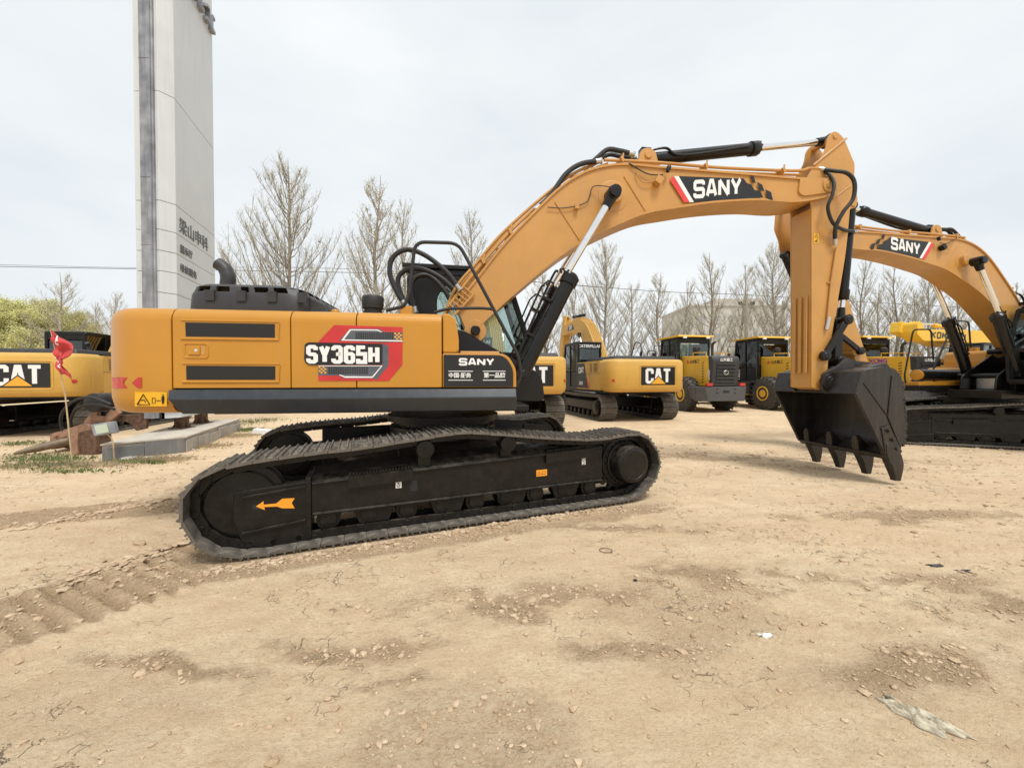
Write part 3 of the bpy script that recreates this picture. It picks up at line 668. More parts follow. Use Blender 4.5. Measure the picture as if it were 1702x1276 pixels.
    for k in range(3):     # pressed ribs on the inner face and foot plate
        y = -.12+k*.11; zt = V([(1350, 490)])[0][1]; zb = V([(1350, 620)])[0][1]; a.obox((x0-.004, y, (zt+zb)/2), (.012, 0, 0), (0, .028, 0), (0, 0, (zt-zb)/2))
    a.build('arm_rib', M['boom'], ar, bevel=.01)
    a = MB(A)
    bx, bz = V([(1368, 634)])[0]; a.lathe((bx+.02, -.24, bz), (0, 1, 0), [(0, .1), (.48, .1)], 28)
    lx, lz_ = V([(1371, 591)])[0]
    a.lathe((lx, -.235, lz_), (0, 1, 0), [(0, .1), (.47, .1)], 28)
    ex, ez = V([(1389, 226)])[0]; a.lathe((ex, -.225, ez), (0, 1, 0), [(0, .045), (.45, .045)], 20)
    ex2, ez2 = V([(1419, 338)])[0]; a.lathe((ex2, -.225, ez2), (0, 1, 0), [(0, .05), (.45, .05)], 20)
    x1_, z1_ = V([(1377, 308)])[0]; a.lathe((x1_, -.235, z1_), (0, 1, 0), [(0, .15), (.47, .15)], 28)
    (xa, za), (xb, zb) = V([(1352, 275), (1407, 230)]); a.tube([(xa, -.215, za), (xb, -.215, zb)], .02, 8)
    (xa, za), (xb, zb) = V([(1385, 330), (1415, 308)]); a.tube(sm([(xa, -.211, za), ((xa+xb)/2, -.211, (za+zb)/2-.0), (xb, -.211, zb)], 4), .012, 8)
    a.build('arm_boss', M['boom'], ar, bevel=.004)
    a = MB(A); q = V([(1353, 388), (1361, 388), (1361, 404), (1353, 404)]); a.prism(q, -.212, -.215); st = a.build('warning_sticker', M['amber'], ar)
    a = MB(A); (x0, z0), (x1, z1) = V([(1354.5, 394.5), (1359.5, 389.5)]); a.tube([(x0, -.2165, z0), ((x0+x1)/2, -.2165, z1), (x1, -.2165, z0), (x0, -.2165, z0)], .004, 4)
    (x0, z0), (x1, z1) = V([(1354.5, 402), (1359.5, 397)]); a.box(x0, x1-.02, -.2155, -.217, z0, z0+.02); a.box(x1-.02, x1-.005, -.2155, -.217, z0, z1); a.build('warning_symbol', M['decal'], st)
    # hoses over the boom-arm joint
    if True:
        f2 = lambda pts, ts: [(up(HM, q[0], q[1], t)[0], t, up(HM, q[0], q[1], t)[1]) for q, t in zip(pts, ts)]
        hose(F, bo, f2([(1364, 281), (1385, 284), (1408, 288), (1420, 303), (1418, 330), (1402, 352), (1389, 378), (1388, 402)], [-.2, -.3, -.38, -.42, -.42, -.38, -.33, -.27]), .03, rib=0)
        hose(F, bo, f2([(1366, 285), (1378, 290), (1386, 305), (1383, 325), (1376, 345), (1384, 370), (1400, 381), (1420, 385)], [-.16, -.28, -.36, -.38, -.36, -.33, -.28, -.1]), .026, rib=0)
        a = MB(A); (xa, za), (xb, zb), (xc, zc) = V([(1389, 412), (1380, 470), (1374, 530)]); a.tube([(xa, -.235, za), (xb, -.235, zb), (xc, -.235, zc)], .018, 8); a.obox((xb, -.22, zb), (.06, 0, 0), (0, .012, 0), (0, 0, .012)); a.build('arm_pipe', M['boom'], ar)
        a = MB(A); (xa, za), (xb, zb) = V([(1376, 527), (1372, 548)]); a.tube([(xa, -.24, za), (xb, -.24, zb)], .028, 10); a.build('pipe_stub', M['steel'], ar)
    # bucket cylinder on the outer face of the arm
    p0 = up(HM, 1419, 338, -.1); h0 = up(HM, 1398, 497, 0); p1 = up(HM, 1406, 531, -.1)
    f0 = (p0[0]+.02, p0[1])
    cylinder(A, root_, (f0[0]+.03, 0, f0[1]), (h0[0]+.03, 0, h0[1]), (p1[0], 0, p1[1]), .08, .045, 'bucket_cylinder')
    # H link and bucket link
    J = V([(1408, 531)], -.27)[0]; Kk = V([(1371, 591)], -.27)[0]; Lk = V([(1398, 600)], -.2)[0]
    a = MB(A)
    for e in (-1, 1):
        d = Vector((Kk[0]-J[0], 0, Kk[1]-J[1])).normalized(); n_ = Vector((-d.z, 0, d.x)); m_ = Vector(((J[0]+Kk[0])/2, e*.27, (J[1]+Kk[1])/2))
        L = math.hypot(J[0]-Kk[0], J[1]-Kk[1]); a.obox(m_, d*L/2, (0, .025, 0), n_*.05)
        for q in (J, Kk):
            a.lathe((q[0], e*.24, q[1]), (0, e, 0), [(0, .085), (.07, .085), (.075, .05), (.085, .05)], 24)
    a.cyl((J[0], -.28, J[1]), (J[0], .28, J[1]), .05, n=20)
    a.build('tipping_link', M['satin'], root_, bevel=.006)
    a = MB(A)
    d = Vector((Lk[0]-J[0], 0, Lk[1]-J[1])); n_ = Vector((-d.z, 0, d.x)).normalized(); m_ = Vector(((J[0]+Lk[0])/2, 0, (J[1]+Lk[1])/2))
    for e in (-1, 1): a.obox(m_+Vector((0, e*.12, 0)), d/2, (0, .035, 0), n_*.07)
    a.lathe((Lk[0], -.24, Lk[1]), (0, 1, 0), [(0, .05), (.01, .085), (.47, .085), (.48, .05)], 24); a.build('bucket_link', M['satin'], root_, bevel=.006)
    # ---------------- bucket
    T = .775
    prof = [(6.30, 1.46), (6.35, 1.70), (6.43, 1.80), (6.62, 1.85), (6.89, 1.865), (7.04, 1.79), (7.13, 1.62), (7.18, 1.35), (7.20, 1.05), (7.18, .80), (7.12, .62), (6.98, .46)]
    ps = [(p.x, p.z) for p in sm([(x, 0, z) for x, z in prof], 4)]
    a = MB(A)
    inner = []
    for i, p in enumerate(ps):
        q = Vector(ps[min(i+1, len(ps)-1)])-Vector(ps[max(i-1, 0)]); n_ = Vector((q.y, -q.x)).normalized(); inner.append((p[0]+n_.x*.035, p[1]+n_.y*.035))
    for i in range(len(ps)-1):
        a.prism([ps[i], ps[i+1], inner[i+1], inner[i]], -T+.02, T-.02)
    bk = a.build('bucket', M['bucket'], root_)
    a = MB(A)
    sp = [(6.30, 1.46)]+ps[1:]+[(6.80, .52)]
    for e in (-1, 1):
        a = MB(A); a.prism([(x, z) for x, z in sp], e*(T-.035), e*T); a.build('side_cheek', M['bucket'], bk, bevel=.004)
    for e in (-1, 1):
        a = MB(A); a.prism([(6.27, 1.46), (6.34, 1.49), (6.93, .55), (6.83, .47)], e*(T-.03), e*(T+.018))
        a.prism([(6.72, .92), (6.86, .96), (7.10, .55), (6.98, .40), (6.80, .52)], e*T, e*(T+.03))
        pq = [(6.93, 1.74), (6.86, 1.10), (7.10, .60)]
        for i in range(2):
            a.tube([(pq[i][0], e*(T+.004), pq[i][1]), (pq[i+1][0], e*(T+.004), pq[i+1][1])], .013, 8)
        a.tube([(6.38, 1.66), ] and [(6.42, e*(T+.003), 1.62), (6.86, e*(T+.003), 1.10)], .009, 8)
        for q in ((6.84, .88), (6.92, .74), (6.99, .60)): a.cyl((q[0], e*(T+.025), q[1]), (q[0], e*(T+.06), q[1]), .03, n=10)
        for k in range(16):     # worn steps along the heel
            z = .62+k*.065; x = 7.15+.03*math.sin(k*.35); a.box(x, x+.035+.01*(k % 3), e*(T-.04), e*T, z, z+.05)
        a.build('side_cutter', M['bucket'], bk, bevel=.004)
    a = MB(A)     # top lip box and ears
    a.prism([(6.26, 1.45), (6.36, 1.44), (6.44, 1.78), (6.36, 1.80)], -T-.01, T+.01)
    a.build('top_lip', M['bucket'], bk, bevel=.012)
    for e in (-1, 1):
        a = MB(A); a.prism(fillet([(bx-.12, bz-.12), (bx-.1, bz+.13), (6.47, 1.90), (Lk[0]+.0, Lk[1]+.06), (Lk[0]+.08, Lk[1]-.04), (6.9, 1.80), (6.45, 1.55), (6.30, 1.42)], .05, 4), e*.27, e*.32)
        a.lathe((bx+.02, e*.245, bz), (0, e, 0), [(0, .12), (.06, .12), (.065, .135), (.10, .135), (.105, .09), (.13, .09), (.135, .05), (.14, .05)], 28)
        a.build('bucket_ear', M['bucket'], bk, bevel=.008)
    a = MB(A)     # cutting lip
    a.prism([(6.80, .50), (6.88, .42), (7.02, .44), (7.12, .60), (7.06, .64), (6.95, .50)], -T, T); a.build('cutting_lip', M['bucket'], bk, bevel=.008)
    for t in (-.76, -.32, .14, .6):
        a = MB(A); hw = .055
        def ring(x0, x1, z, w_): return [(x0, t-w_, z), (x1, t-w_, z), (x1, t+w_, z), (x0, t+w_, z)]
        a.rings([ring(6.80, 6.86, .74, .03), ring(6.80, 6.92, .66, .055), ring(6.82, 7.08, .50, hw), ring(6.88, 7.12, .36, hw*1.05)], smooth=False)
        a.rings([ring(6.89, 7.11, .365, hw*1.15), ring(6.93, 7.11, .28, hw*1.1), ring(6.985, 7.095, .14, hw*.85), ring(6.995, 7.09, .09, hw*.8)], smooth=False)
        a.build('tooth', M['bucket'], bk, bevel=.006)
    return bo
def handrail(root_, F, pts, r=.02, name='handrail'):
    a = MB(F); Pp = [Vector(p) for p in pts]; out = [Pp[0]]
    for i in range(1, len(Pp)-1):
        u = (Pp[i-1]-Pp[i]); v = (Pp[i+1]-Pp[i]); q = min(.12, u.length*.4, v.length*.4)
        a0 = Pp[i]+u.normalized()*q; b0 = Pp[i]+v.normalized()*q
        for k in range(6):
            t = k/5; out.append((1-t)**2*a0+2*t*(1-t)*Pp[i]+t*t*b0)
    out.append(Pp[-1]); a.tube(out, r, 10); return a.build(name, M['rubber'], root_)
def house(root_, F, main=True):
    """superstructure: counterweight at -x, boom towards +x, cab on +y"""
    # counterweight, corners rounded in plan and in section
    a = MB(F); rings = []
    x0, x1, W = -2.755, -3.60, 1.45
    def outline(inset):
        pts = []; Rr = .55
        pts.append((x0, -W+inset)); cx, cy = x1+Rr, -W+Rr
        for k in range(9): t = -PI/2-k*(PI/2)/8; pts.append((cx+(Rr-inset)*math.cos(t), cy+(Rr-inset)*math.sin(t)))
        for k in range(9): t = PI-k*(PI/2)/8; pts.append((cx+(Rr-inset)*math.cos(t), -cy+(Rr-inset)*math.sin(t)))
        pts.append((x0, W-inset)); return pts
    prof = [(.13, 1.325), (.07, 1.345), (.02, 1.40), (0, 1.50), (0, 1.6), (.0, 2.30), (.012, 2.36), (.045, 2.415), (.09, 2.44), (.14, 2.448)]
    a.rings([[(x, y, z) for x, y in outline(i)] for i, z in prof]); cw = a.build('counterweight', M['orange'], root_, bevel=.006, angle=50)
    if main:
        cy = lambda x: 0
        def onskin(px, py):   # point on the curved side of the counterweight
            best = None; xi = x1+.55; yi = -W+.55
            if up(HM, px, py, -1.45)[0] > xi: return up_(px, py)
            for t in np.linspace(-1.45, -.95, 80):
                x, z = up(HM, px, py, t); d = math.hypot(x-xi, t-yi)-.55
                if best is None or d < best[0]: best = (d, x, t, z)
                if d <= 0: break
            return best[1:]
        def up_(px, py): x, z = up(HM, px, py, -1.45); return (x, -1.45, z)
        def skinpatch(poly, name, m, off, parent):
            """outline wrapped on the rounded corner"""
            b = MB(F); P = [Vector(onskin(*q)) for q in poly]; N = []
            for p in P:
                n_ = Vector((p.x-(x1+.55), p.y-(-W+.55), 0)) if p.x < x1+.55 else Vector((0, -1, 0)); N.append(n_.normalized())
            n = len(P); b.add([p+q*(off-.002) for p, q in zip(P, N)]+[p+q*off for p, q in zip(P, N)], [list(range(n)), list(range(2*n-1, n-1, -1))]+[(i, (i+1) % n, n+(i+1) % n, n+i) for i in range(n)])
            return b.build(name, m, parent)
        skinpatch([(188, 627), (196, 627), (204, 627), (213, 627), (205, 636), (213, 645), (204, 645), (196, 645), (188, 645)], 'reflector_sticker', M['redlens'], .006, cw)
        skinpatch([(220, 636), (230, 627), (236, 627), (236, 645), (230, 645)], 'reflector_sticker', M['redlens'], .006, cw)
        st = skinpatch([(225, 651), (240, 651), (255, 651), (278, 652), (278, 675), (255, 675), (240, 675), (225, 675)], 'warning_sticker', M['amber'], .006, cw)
        b = MB(F); f = lambda px, py: (up(HM, px, py, -1.45)[0], -1.4585, up(HM, px, py, -1.45)[1])
        b.tube([f(229, 672), f(239, 655), f(250, 672), f(229, 672)], .005, 5); b.tube([f(235, 665), f(240, 664), f(243, 668)], .004, 5)
        b.tube([f(254, 661), f(259, 661), f(259, 670), f(254, 670), f(254, 661)], .003, 5); b.tube([f(261, 665.5), f(268, 665.5)], .004, 5)
        b.tube([f(272, 658), f(272, 664), f(272, 671)], [.011, .013, .007], 6); b.tube([f(272, 655.2), f(272, 656.2)], .009, 6); b.build('warning_symbol', M['decal'], st)
    # engine body core and deck
    a = MB(F)
    a.box(-2.77, -.93, -1.40, 1.40, 1.36, 2.38); a.box(-.93, .03, -1.40, -.42, 1.36, 2.38); a.box(-.93, 1.05, -.42, .44, 1.30, 1.66)
    a.box(-2.5, 1.1, -1.2, 1.35, 1.29, 1.36)
    a.prism([(-1.35, 1.5), (-1.2, 2.42), (-.72, 2.42), (-.5, 1.5)], -.40, .44)
    a.build('upper_frame', M['black'], root_, bevel=.01)
    a = MB(F)
    for e in (-1, 1):
        a.prism(fillet([(-.35, 1.4), (-.35, 2.2), (.25, 2.42), (.62, 2.2), (1.45, 1.75), (1.5, 1.35)], .12), e*.30, e*.34)
    x, z = up(HM, 790, 550, -.27); a.lathe((x, -.37, z), (0, 1, 0), [(0, .07), (.74, .07)], 20)
    x, z = up(HM, 868, 622, -.45); a.lathe((x, -.58, z), (0, 1, 0), [(0, .06), (1.16, .06)], 20)
    a.build('boom_bracket', M['satin'], root_, bevel=.01)
    # side panels
    def slab(x0, x1, z0=1.592, side=-1, ztop=2.445):
        pr = [(-1.42, z0), (-1.45, z0), (-1.45, ztop-.125)]+[(-1.325-.125*math.cos(t), ztop-.125+.125*math.sin(t)) for t in [k*PI/2/7 for k in range(1, 8)]]+[(-.95, ztop), (-.95, ztop-.03), (-1.3, ztop-.03), (-1.42, ztop-.15)]
        b = MB(F)
        b.prism([(y*(-side), z) for y, z in pr] if side < 0 else [(-y, z) for y, z in pr], x0+.005, x1-.005, 'x')
        return b
    def S(x0, x1, name, **k):
        b = MB(F); zt = 2.445; z0 = 1.592; sg = k.get('sg', 1)
        pr = [(-1.415, z0), (-1.45, z0), (-1.45, zt-.125)]+[(-1.325-.125*math.cos(t), zt-.125+.125*math.sin(t)) for t in [q*PI/2/7 for q in range(1, 8)]]+[(-.6, zt), (-.6, zt-.03), (-1.3, zt-.03), (-1.415, zt-.16)]
        b.prism([(y*sg, z) for y, z in pr], x0+.006, x1-.006, 'x'); return b.build(name, M['orange'], root_, bevel=.004)
    p1 = S(-2.745, -1.58, 'engine_door'); p2 = S(-1.58, -.895, 'pump_door'); p3 = S(-.895, .045, 'tank_panel')
    for (a_, b_) in ((-2.745, -1.7), (-1.7, -.75)): S(a_, b_, 'engine_door', sg=-1)
    Z = lambda pts: ups(HM, -1.45, [(170+x/3.753, 380+y/3.753) for x, y in pts])
    for q in ([(518, 585), (1077, 595), (1077, 680), (522, 672)], [(524, 854), (1080, 858), (1080, 942), (526, 942)]):
        g = Z(q); b = MB(F); b.prism(g, -1.4505, -1.4535); gr = b.build('grille', M['grille'], p1)
        b = MB(F)
        xs = [p[0] for p in g]; zs = [p[1] for p in g]; X0, X1, Z0, Z1 = min(xs)-.008, max(xs)+.008, min(zs), max(zs)
        b.tube([(X0-.03, -1.452, Z0-.022), (X1+.03, -1.452, Z0-.022), (X1+.035, -1.452, Z1+.01)], .012, 8); b.tube([(X0-.03, -1.451, Z1+.022), (X1+.03, -1.451, Z1+.022)], .008, 8)
        b.build('grille_rim', M['orange'], gr)
    q = Z([(512, 716), (660, 718), (660, 806), (514, 804)]); b = MB(F); P = fillet(q, .03); b.tube([(x, -1.451, z) for x, z in P]+[(P[0][0], -1.451, P[0][1])], .008, 8); hd = b.build('latch_frame', M['orange'], p1)
    q = Z([(540, 734), (612, 735), (612, 786), (540, 785)]); b = MB(F); b.prism(fillet(q, .008), -1.4505, -1.462); b.build('latch', M['orange'], p1, bevel=.003)
    q = Z([(616, 735), (643, 736), (643, 787), (616, 786)]); b = MB(F); b.prism(q, -1.4505, -1.453); b.build('latch_recess', M['boom'], p1)
    x, z = Z([(590, 760)])[0]; b = MB(F); b.lathe((x, -1.46, z), (0, -1, 0), [(0, .016), (.006, .016), (.008, .01)], 14); b.build('lock', M['chrome'], p1)
    # roof over the engine bay
    b = MB(F); b.box(-2.75, -.93, -.62, .62, 2.385, 2.41); b.build('roof_plate', M['orange'], root_, bevel=.004)
    # rounded nose panel in front of the tank panel
    b = MB(F); pr = [(.05, 1.99), (.05, 2.44)]+[(.09+.12*math.sin(t), 2.32+.12*math.cos(t)) for t in [k*PI/2/6 for k in range(7)]]+[(.235, 2.15), (.235, 2.02), (.21, 1.99)]
    b.prism(pr, -1.435, -.55); b.build('nose_panel', M['orange'], root_, bevel=.02, seg=3)
    # skirt
    b = MB(F)
    xa = -2.74; xb = .90
    def sk(x, d): return [(x, -1.40, 1.575), (x, -1.475, 1.575), (x, -1.52, 1.475+d), (x, -1.46, 1.32), (x, -1.0, 1.30), (x, -1.0, 1.575)]
    b.rings([[(xa-.03+(.12 if i in (3, 4) else (.02 if i == 2 else 0)), v[1], v[2]) for i, v in enumerate(sk(xa, 0))], sk(xb, 0)], smooth=False); sko = b.build('side_skirt', M['skirt'], root_, bevel=.01)
    b = MB(F)
    b.rings([[(x_, -y_, z_) for x_, y_, z_ in sk(-2.7, 0)], [(x_, -y_, z_) for x_, y_, z_ in sk(1.3, 0)]], smooth=False); b.build('side_skirt', M['skirt'], root_, bevel=.01)
    # front tool box with black plate
    b = MB(F); pr = fillet([(.05, 1.59), (.05, 1.985), (.80, 1.985), (.905, 1.80), (.905, 1.59)], [0, .02, .16, .06, 0], 6)
    b.prism(pr, -1.445, -.62); tk = b.build('tool_box', M['orange'], root_, bevel=.008)
    b = MB(F); pr = fillet([(.062, 1.597), (.062, 1.965), (.77, 1.965), (.868, 1.80), (.868, 1.597)], [0, .01, .15, .06, 0], 6); b.prism(pr, -1.447, -1.4585); pl = b.build('black_plate', M['decal'], tk, bevel=.003)
    b = MB(F); b.box(.25, .72, -1.3, -.7, 1.985, 2.02); b.build('step_pad', M['boom'], tk, bevel=.01)
    if main: panel_decals(root_, F, p3, pl)
    # black engine hood with slots, exhaust, precleaner
    b = MB(F)
    for k, (xx, s_) in enumerate([(-2.87, 0)]): pass
    def hring(z, ins, x0=-2.87, x1=-1.52): return [(p[0], p[1], z) for p in fillet([(x0+ins, -1.12+ins), (x1-ins*2, -1.12+ins), (x1-ins*2, .55-ins), (x0+ins, .55-ins)], .25, 6)]
    b.rings([hring(2.44, 0), hring(2.52, .0), hring(2.66, .01), hring(2.69, .02)], caps=False)
    tp = [hring(2.755, .04), hring(2.79, .09), hring(2.80, .16)]; b.rings(tp, caps=False)
    b.add([Vector(v) for v in tp[-1]], [list(range(len(tp[-1])))])
    # ribs bridging the slotted band
    n = len(hring(2.69, .02)); lo = resample(hring(2.69, .02), .01, True); hi = resample(hring(2.755, .04), .01, True)
    N = 26
    for k in range(N):
        i = int(k*len(lo)/N); j = int(k*len(hi)/N); w_ = 12 if k % 3 == 0 else 6
        i2 = (i+w_) % len(lo); j2 = (j+w_) % len(hi)
        c = Vector((-2.2, -.28, 0)); inn = lambda v: v+(Vector((c.x, c.y, v.z))-v).normalized()*.02
        q = [lo[i], lo[i2], hi[j2], hi[j]]; b.add([Vector(v) for v in q]+[inn(Vector(v)) for v in q], [(0, 1, 2, 3), (7, 6, 5, 4), (0, 4, 5, 1), (1, 5, 6, 2), (2, 6, 7, 3), (3, 7, 4, 0)])
    for k in range(4):
        x = -2.62+k*.33; b.box(x, x+.10, -1.135, -1.11, 2.58, 2.70)
    hd = b.build('engine_hood', M['hood'], root_, angle=40)
    b = MB(F); b.rings([[(x, y, z) for x, y, z in [(-1.56, -1.0, 2.44), (-1.56, .4, 2.44), (-1.56, .4, 2.70), (-1.56, -1.0, 2.70)]], [(-1.3, -1.0, 2.44), (-1.3, .4, 2.44), (-1.36, .4, 2.60), (-1.36, -1.0, 2.60)]], smooth=False); b.build('hood_end', M['hood'], hd, bevel=.03, seg=3)
    b = MB(F); b.box(-1.37, -.97, -1.1, -.7, 2.44, 2.485); b.lathe((-1.25, -1.0, 2.48), (0, 0, 1), [(0, .05), (.04, .05), (.05, .02)], 16); b.build('filler_cap', M['orange'], root_, bevel=.01)
    e0 = [up(HM, *q, -.5) for q in ((378, 474), (379, 460), (373, 446), (362, 438))]
    b = MB(F); b.tube(sm([(x, -.5, z) for x, z in e0], 6), [.085]*8+[.082]*4+[.078]*7, 20); b.build('exhaust_pipe', M['hood'], root_)
    cx = up(HM, 620, 505, -.85)[0]
    b = MB(F); b.lathe((cx, -.85, 2.44), (0, 0, 1), [(0, .115), (.10, .115), (.105, .105), (.13, .105), (.135, .128), (.17, .128), (.18, .13), (.27, .132), (.29, .12), (.30, .07), (.30, 0)], 32); b.build('air_precleaner', M['rubber'], root_)
    # handrails on the platform
    U2 = lambda pts, t: [(up(HM, x, y, t)[0], t, up(HM, x, y, t)[1]) for x, y in pts]
    handrail(root_, F, U2([(642, 516), (672, 509), (680, 490), (690, 402), (762, 404), (862, 592), (866, 625), (858, 642)], -1.2), .021)
    handrail(root_, F, U2([(722, 519), (745, 513), (800, 512), (823, 514)], -1.2), .019)
    b = MB(F); x, z = up(HM, 676, 510, -1.15); b.box(x-.07, x+.07, -1.2, -1.05, 2.44, 2.56); b.build('rail_bracket', M['orange'], root_, bevel=.01)
    # big hoses arching from the valve bank to the boom
    hose(F, root_, U2([(672, 505), (660, 485), (648, 455), (653, 428), (676, 415), (706, 424), (740, 450), (762, 478)], -.25), .034)
    hose(F, root_, U2([(674, 505), (664, 482), (662, 462), (675, 449), (700, 447), (730, 460), (755, 482), (768, 500)], -.1), .034)
    hose(F, root_, U2([(690, 515), (684, 480), (690, 462), (712, 458), (735, 478), (752, 505)], .08), .034)
    b = MB(F)
    for k in range(7):
        (x0, z0), (x1, z1) = up(HM, 742+k*5, 512-k*5.5, -.24), up(HM, 756+k*5, 524-k*5.5, -.24); b.tube([(x0, -.29, z0), (x1, -.29, z1)], .011, 6)
    (x0, z0), (x1, z1) = up(HM, 755, 525, -.24), up(HM, 788, 490, -.24); b.tube([(x0, -.29, z0), (x1, -.29, z1)], .018, 8)
    b.build('pipe_rack', M['boom'], root_)
def cab(root_, F, main=True):
    b = MB(F); y0, y1 = .46, 1.42
    prof = [(-.55, 1.62), (-.55, 3.30), (-.45, 3.40), (.75, 3.42), (1.05, 3.30), (1.36, 2.35), (1.30, 1.62)]
    cb = None
    # pillars along the profile on both sides + cross members
    for y in (y0, y1):
        for i in range(len(prof)):
            (xa, za), (xb, zb) = prof[i], prof[(i+1) % len(prof)]
            d = Vector((xb-xa, 0, zb-za)); m_ = Vector(((xa+xb)/2, y, (za+zb)/2)); n_ = Vector((-d.z, 0, d.x)).normalized()
            b.obox(m_, d*.51, (0, .03, 0), n_*.045)
        b.obox((.30, y, 2.5), (.04, 0, 0), (0, .03, 0), (0, 0, .9))
    for (x, z) in prof: b.box(x-.045, x+.045, y0, y1, z-.045, z+.045)
    b.box(-.50, .28, y0-.02, y0+.04, 1.62, 2.30); b.box(.28, 1.28, y0-.02, y0+.04, 1.62, 2.12); b.box(-.5, 1.25, y1-.04, y1+.02, 1.62, 2.05)
    b.box(-.56, -.50, y0, y1, 1.62, 2.3); b.box(-.5, 1.3, y0, y1, 1.55, 1.66); b.box(-.5, -.20, y0-.022, y0+.02, 2.2, 3.35)
    b.prism(fillet([(-.24, 2.30), (-.24, 3.36), (.28, 3.38), (.28, 3.1), (.0, 3.22), (-.12, 3.0), (-.12, 2.3)], .08), y0-.02, y0+.02)
    b.box(-.25, .9, y0, y1, 3.30, 3.42)
    cb = b.build('cab', M['black'], root_, bevel=.012)
    b = MB(F); b.rings([[(-.66, y0-.06, 3.47), (-.66, y1+.06, 3.47), (-.66, y1+.06, 3.54), (-.66, y0-.06, 3.54)], [(.95, y0-.06, 3.45), (.95, y1+.06, 3.45), (.95, y1+.06, 3.52), (.95, y0-.06, 3.52)]], smooth=False)
    b.box(-.6, .85, y0+.05, y1-.05, 3.40, 3.475); b.build('cab_roof', M['black'], cb, bevel=.01)
    b = MB(F); b.lathe((.2, .7, 3.53), (0, 0, 1), [(0, .03), (.07, .03), (.075, .04), (.14, .04), (.15, .02)], 14); b.build('beacon', M['steel'], cb)
    b = MB(F)
    b.box(-.12, .26, y0-.004, y0+.004, 2.3, 3.2); b.build('window', M['glass'], cb)
    b = MB(F); b.prism([(.34, 2.12), (.34, 3.36), (.74, 3.37), (1.0, 3.27), (1.31, 2.35), (1.29, 2.12)], y0-.004, y0+.004); b.build('window', M['glass'], cb)
    b = MB(F); b.prism([(-.5, 2.1), (-.5, 3.3), (.74, 3.37), (1.0, 3.27), (1.31, 2.35), (1.29, 2.12)], y1-.004, y1+.004); b.build('window', M['glass'], cb)
    b = MB(F); b.obox(((1.05+1.36)/2, (y0+y1)/2, (3.3+2.35)/2), (.155, 0, -.475), (0, (y1-y0)/2-.03, 0), (.004, 0, .001)); b.build('windscreen', M['glass'], cb)
    b = MB(F); b.box(-.535, -.528, y0+.04, y1-.04, 2.32, 3.28); b.build('rear_window', M['glass'], cb)
    b = MB(F); b.box(-.15, .35, .7, 1.2, 1.66, 2.15); b.rings([[(-.14, .72, 2.0), (.0, .72, 2.0), (.0, 1.18, 2.0), (-.14, 1.18, 2.0)], [(-.32, .72, 2.85), (-.2, .72, 2.85), (-.2, 1.18, 2.85), (-.32, 1.18, 2.85)]], smooth=False)
    b.build('seat', M['seat'], cb, bevel=.03)
def right_platform(r, F):
    """long service platform with guard tube and rails on the side away from the cab"""
    b = MB(F); b.box(.88, 2.45, -1.47, -.55, 1.36, 1.50); b.box(.5, 1.6, -.5, .5, 1.2, 1.40); b.build('platform', M['frame'], r, bevel=.01)
    b = MB(F); b.lathe((.95, -.72, 1.78), (1, 0, 0), [(0, .12), (.02, .15), (1.28, .15), (1.30, .12)], 28); tb = b.build('guard_tube', M['satin'], r)
    b = MB(F); b.lathe((2.25, -.72, 1.78), (1, 0, 0), [(0, .14), (.06, .14), (.07, .1)], 24); b.build('tube_cap', M['orange'], tb)
    b = MB(F); b.box(.9, 2.38, -.95, -.60, 1.50, 1.60); b.build('tray', M['orange'], r, bevel=.01)
    handrail(r, F, [(2.35, -.9, 1.5), (2.42, -.9, 1.75), (2.15, -.9, 3.0), (1.55, -.9, 3.02), (1.45, -.9, 2.2)], .02)
    for k in range(4):
        hose(F, r, [(.9-k*.12, .1+.1*k, 1.45), (.8-k*.12, .15+.1*k, 1.8), (.55-k*.1, .1+.1*k, 2.1), (.2, .1+.05*k, 2.2)], .03, rib=.05, fit=False)
    b = MB(F); b.box(.3, 1.1, -.25, .25, 1.4, 1.75); b.build('valve_block', M['steel'], r, bevel=.03)
    handrail(r, F, [(.9, .38, 1.5), (.95, .38, 2.35), (.3, .38, 2.4), (.2, .38, 1.7)], .022)
def big_excavator(HFm, UFm, BFm, label, main):
    r = root('excavator', Matrix.Translation(HFm.translation) @ HFm.to_3x3().to_4x4(), label, 'excavator', 'excavators parked in the dirt yard')
    crawler(r, UFm, -1.32, -1, near=main); crawler(r, UFm, 1.32, 1, near=False); centre_frame(r, UFm)
    house(r, HFm, main); cab(r, HFm, main)
    if not main: right_platform(r, HFm)
    front_end(r, BFm, arm_turn=0 if main else 23, main=True, shift=0 if main else .33)
    return r
random.seed(3)
HF = frame(-1.04, 5.85, 0, 7.7); UF = frame(-1.04, 5.85, 0, 21.8)
big_excavator(HF, UF, HF, 'large orange excavator nearest the camera, with white model lettering on its side panel', True)
#PART3
# ------------------------------------------------------------------ second big excavator, boom towards the left
F2 = frame(13.2, 9.88, 0, 190)
big_excavator(frame(13.2-.12, 9.88-.0, 0, 190), frame(12.75, 10.45, 0, -22), F2, 'orange excavator at the right edge, arm curled in behind the nearest machine, boom facing left', False)
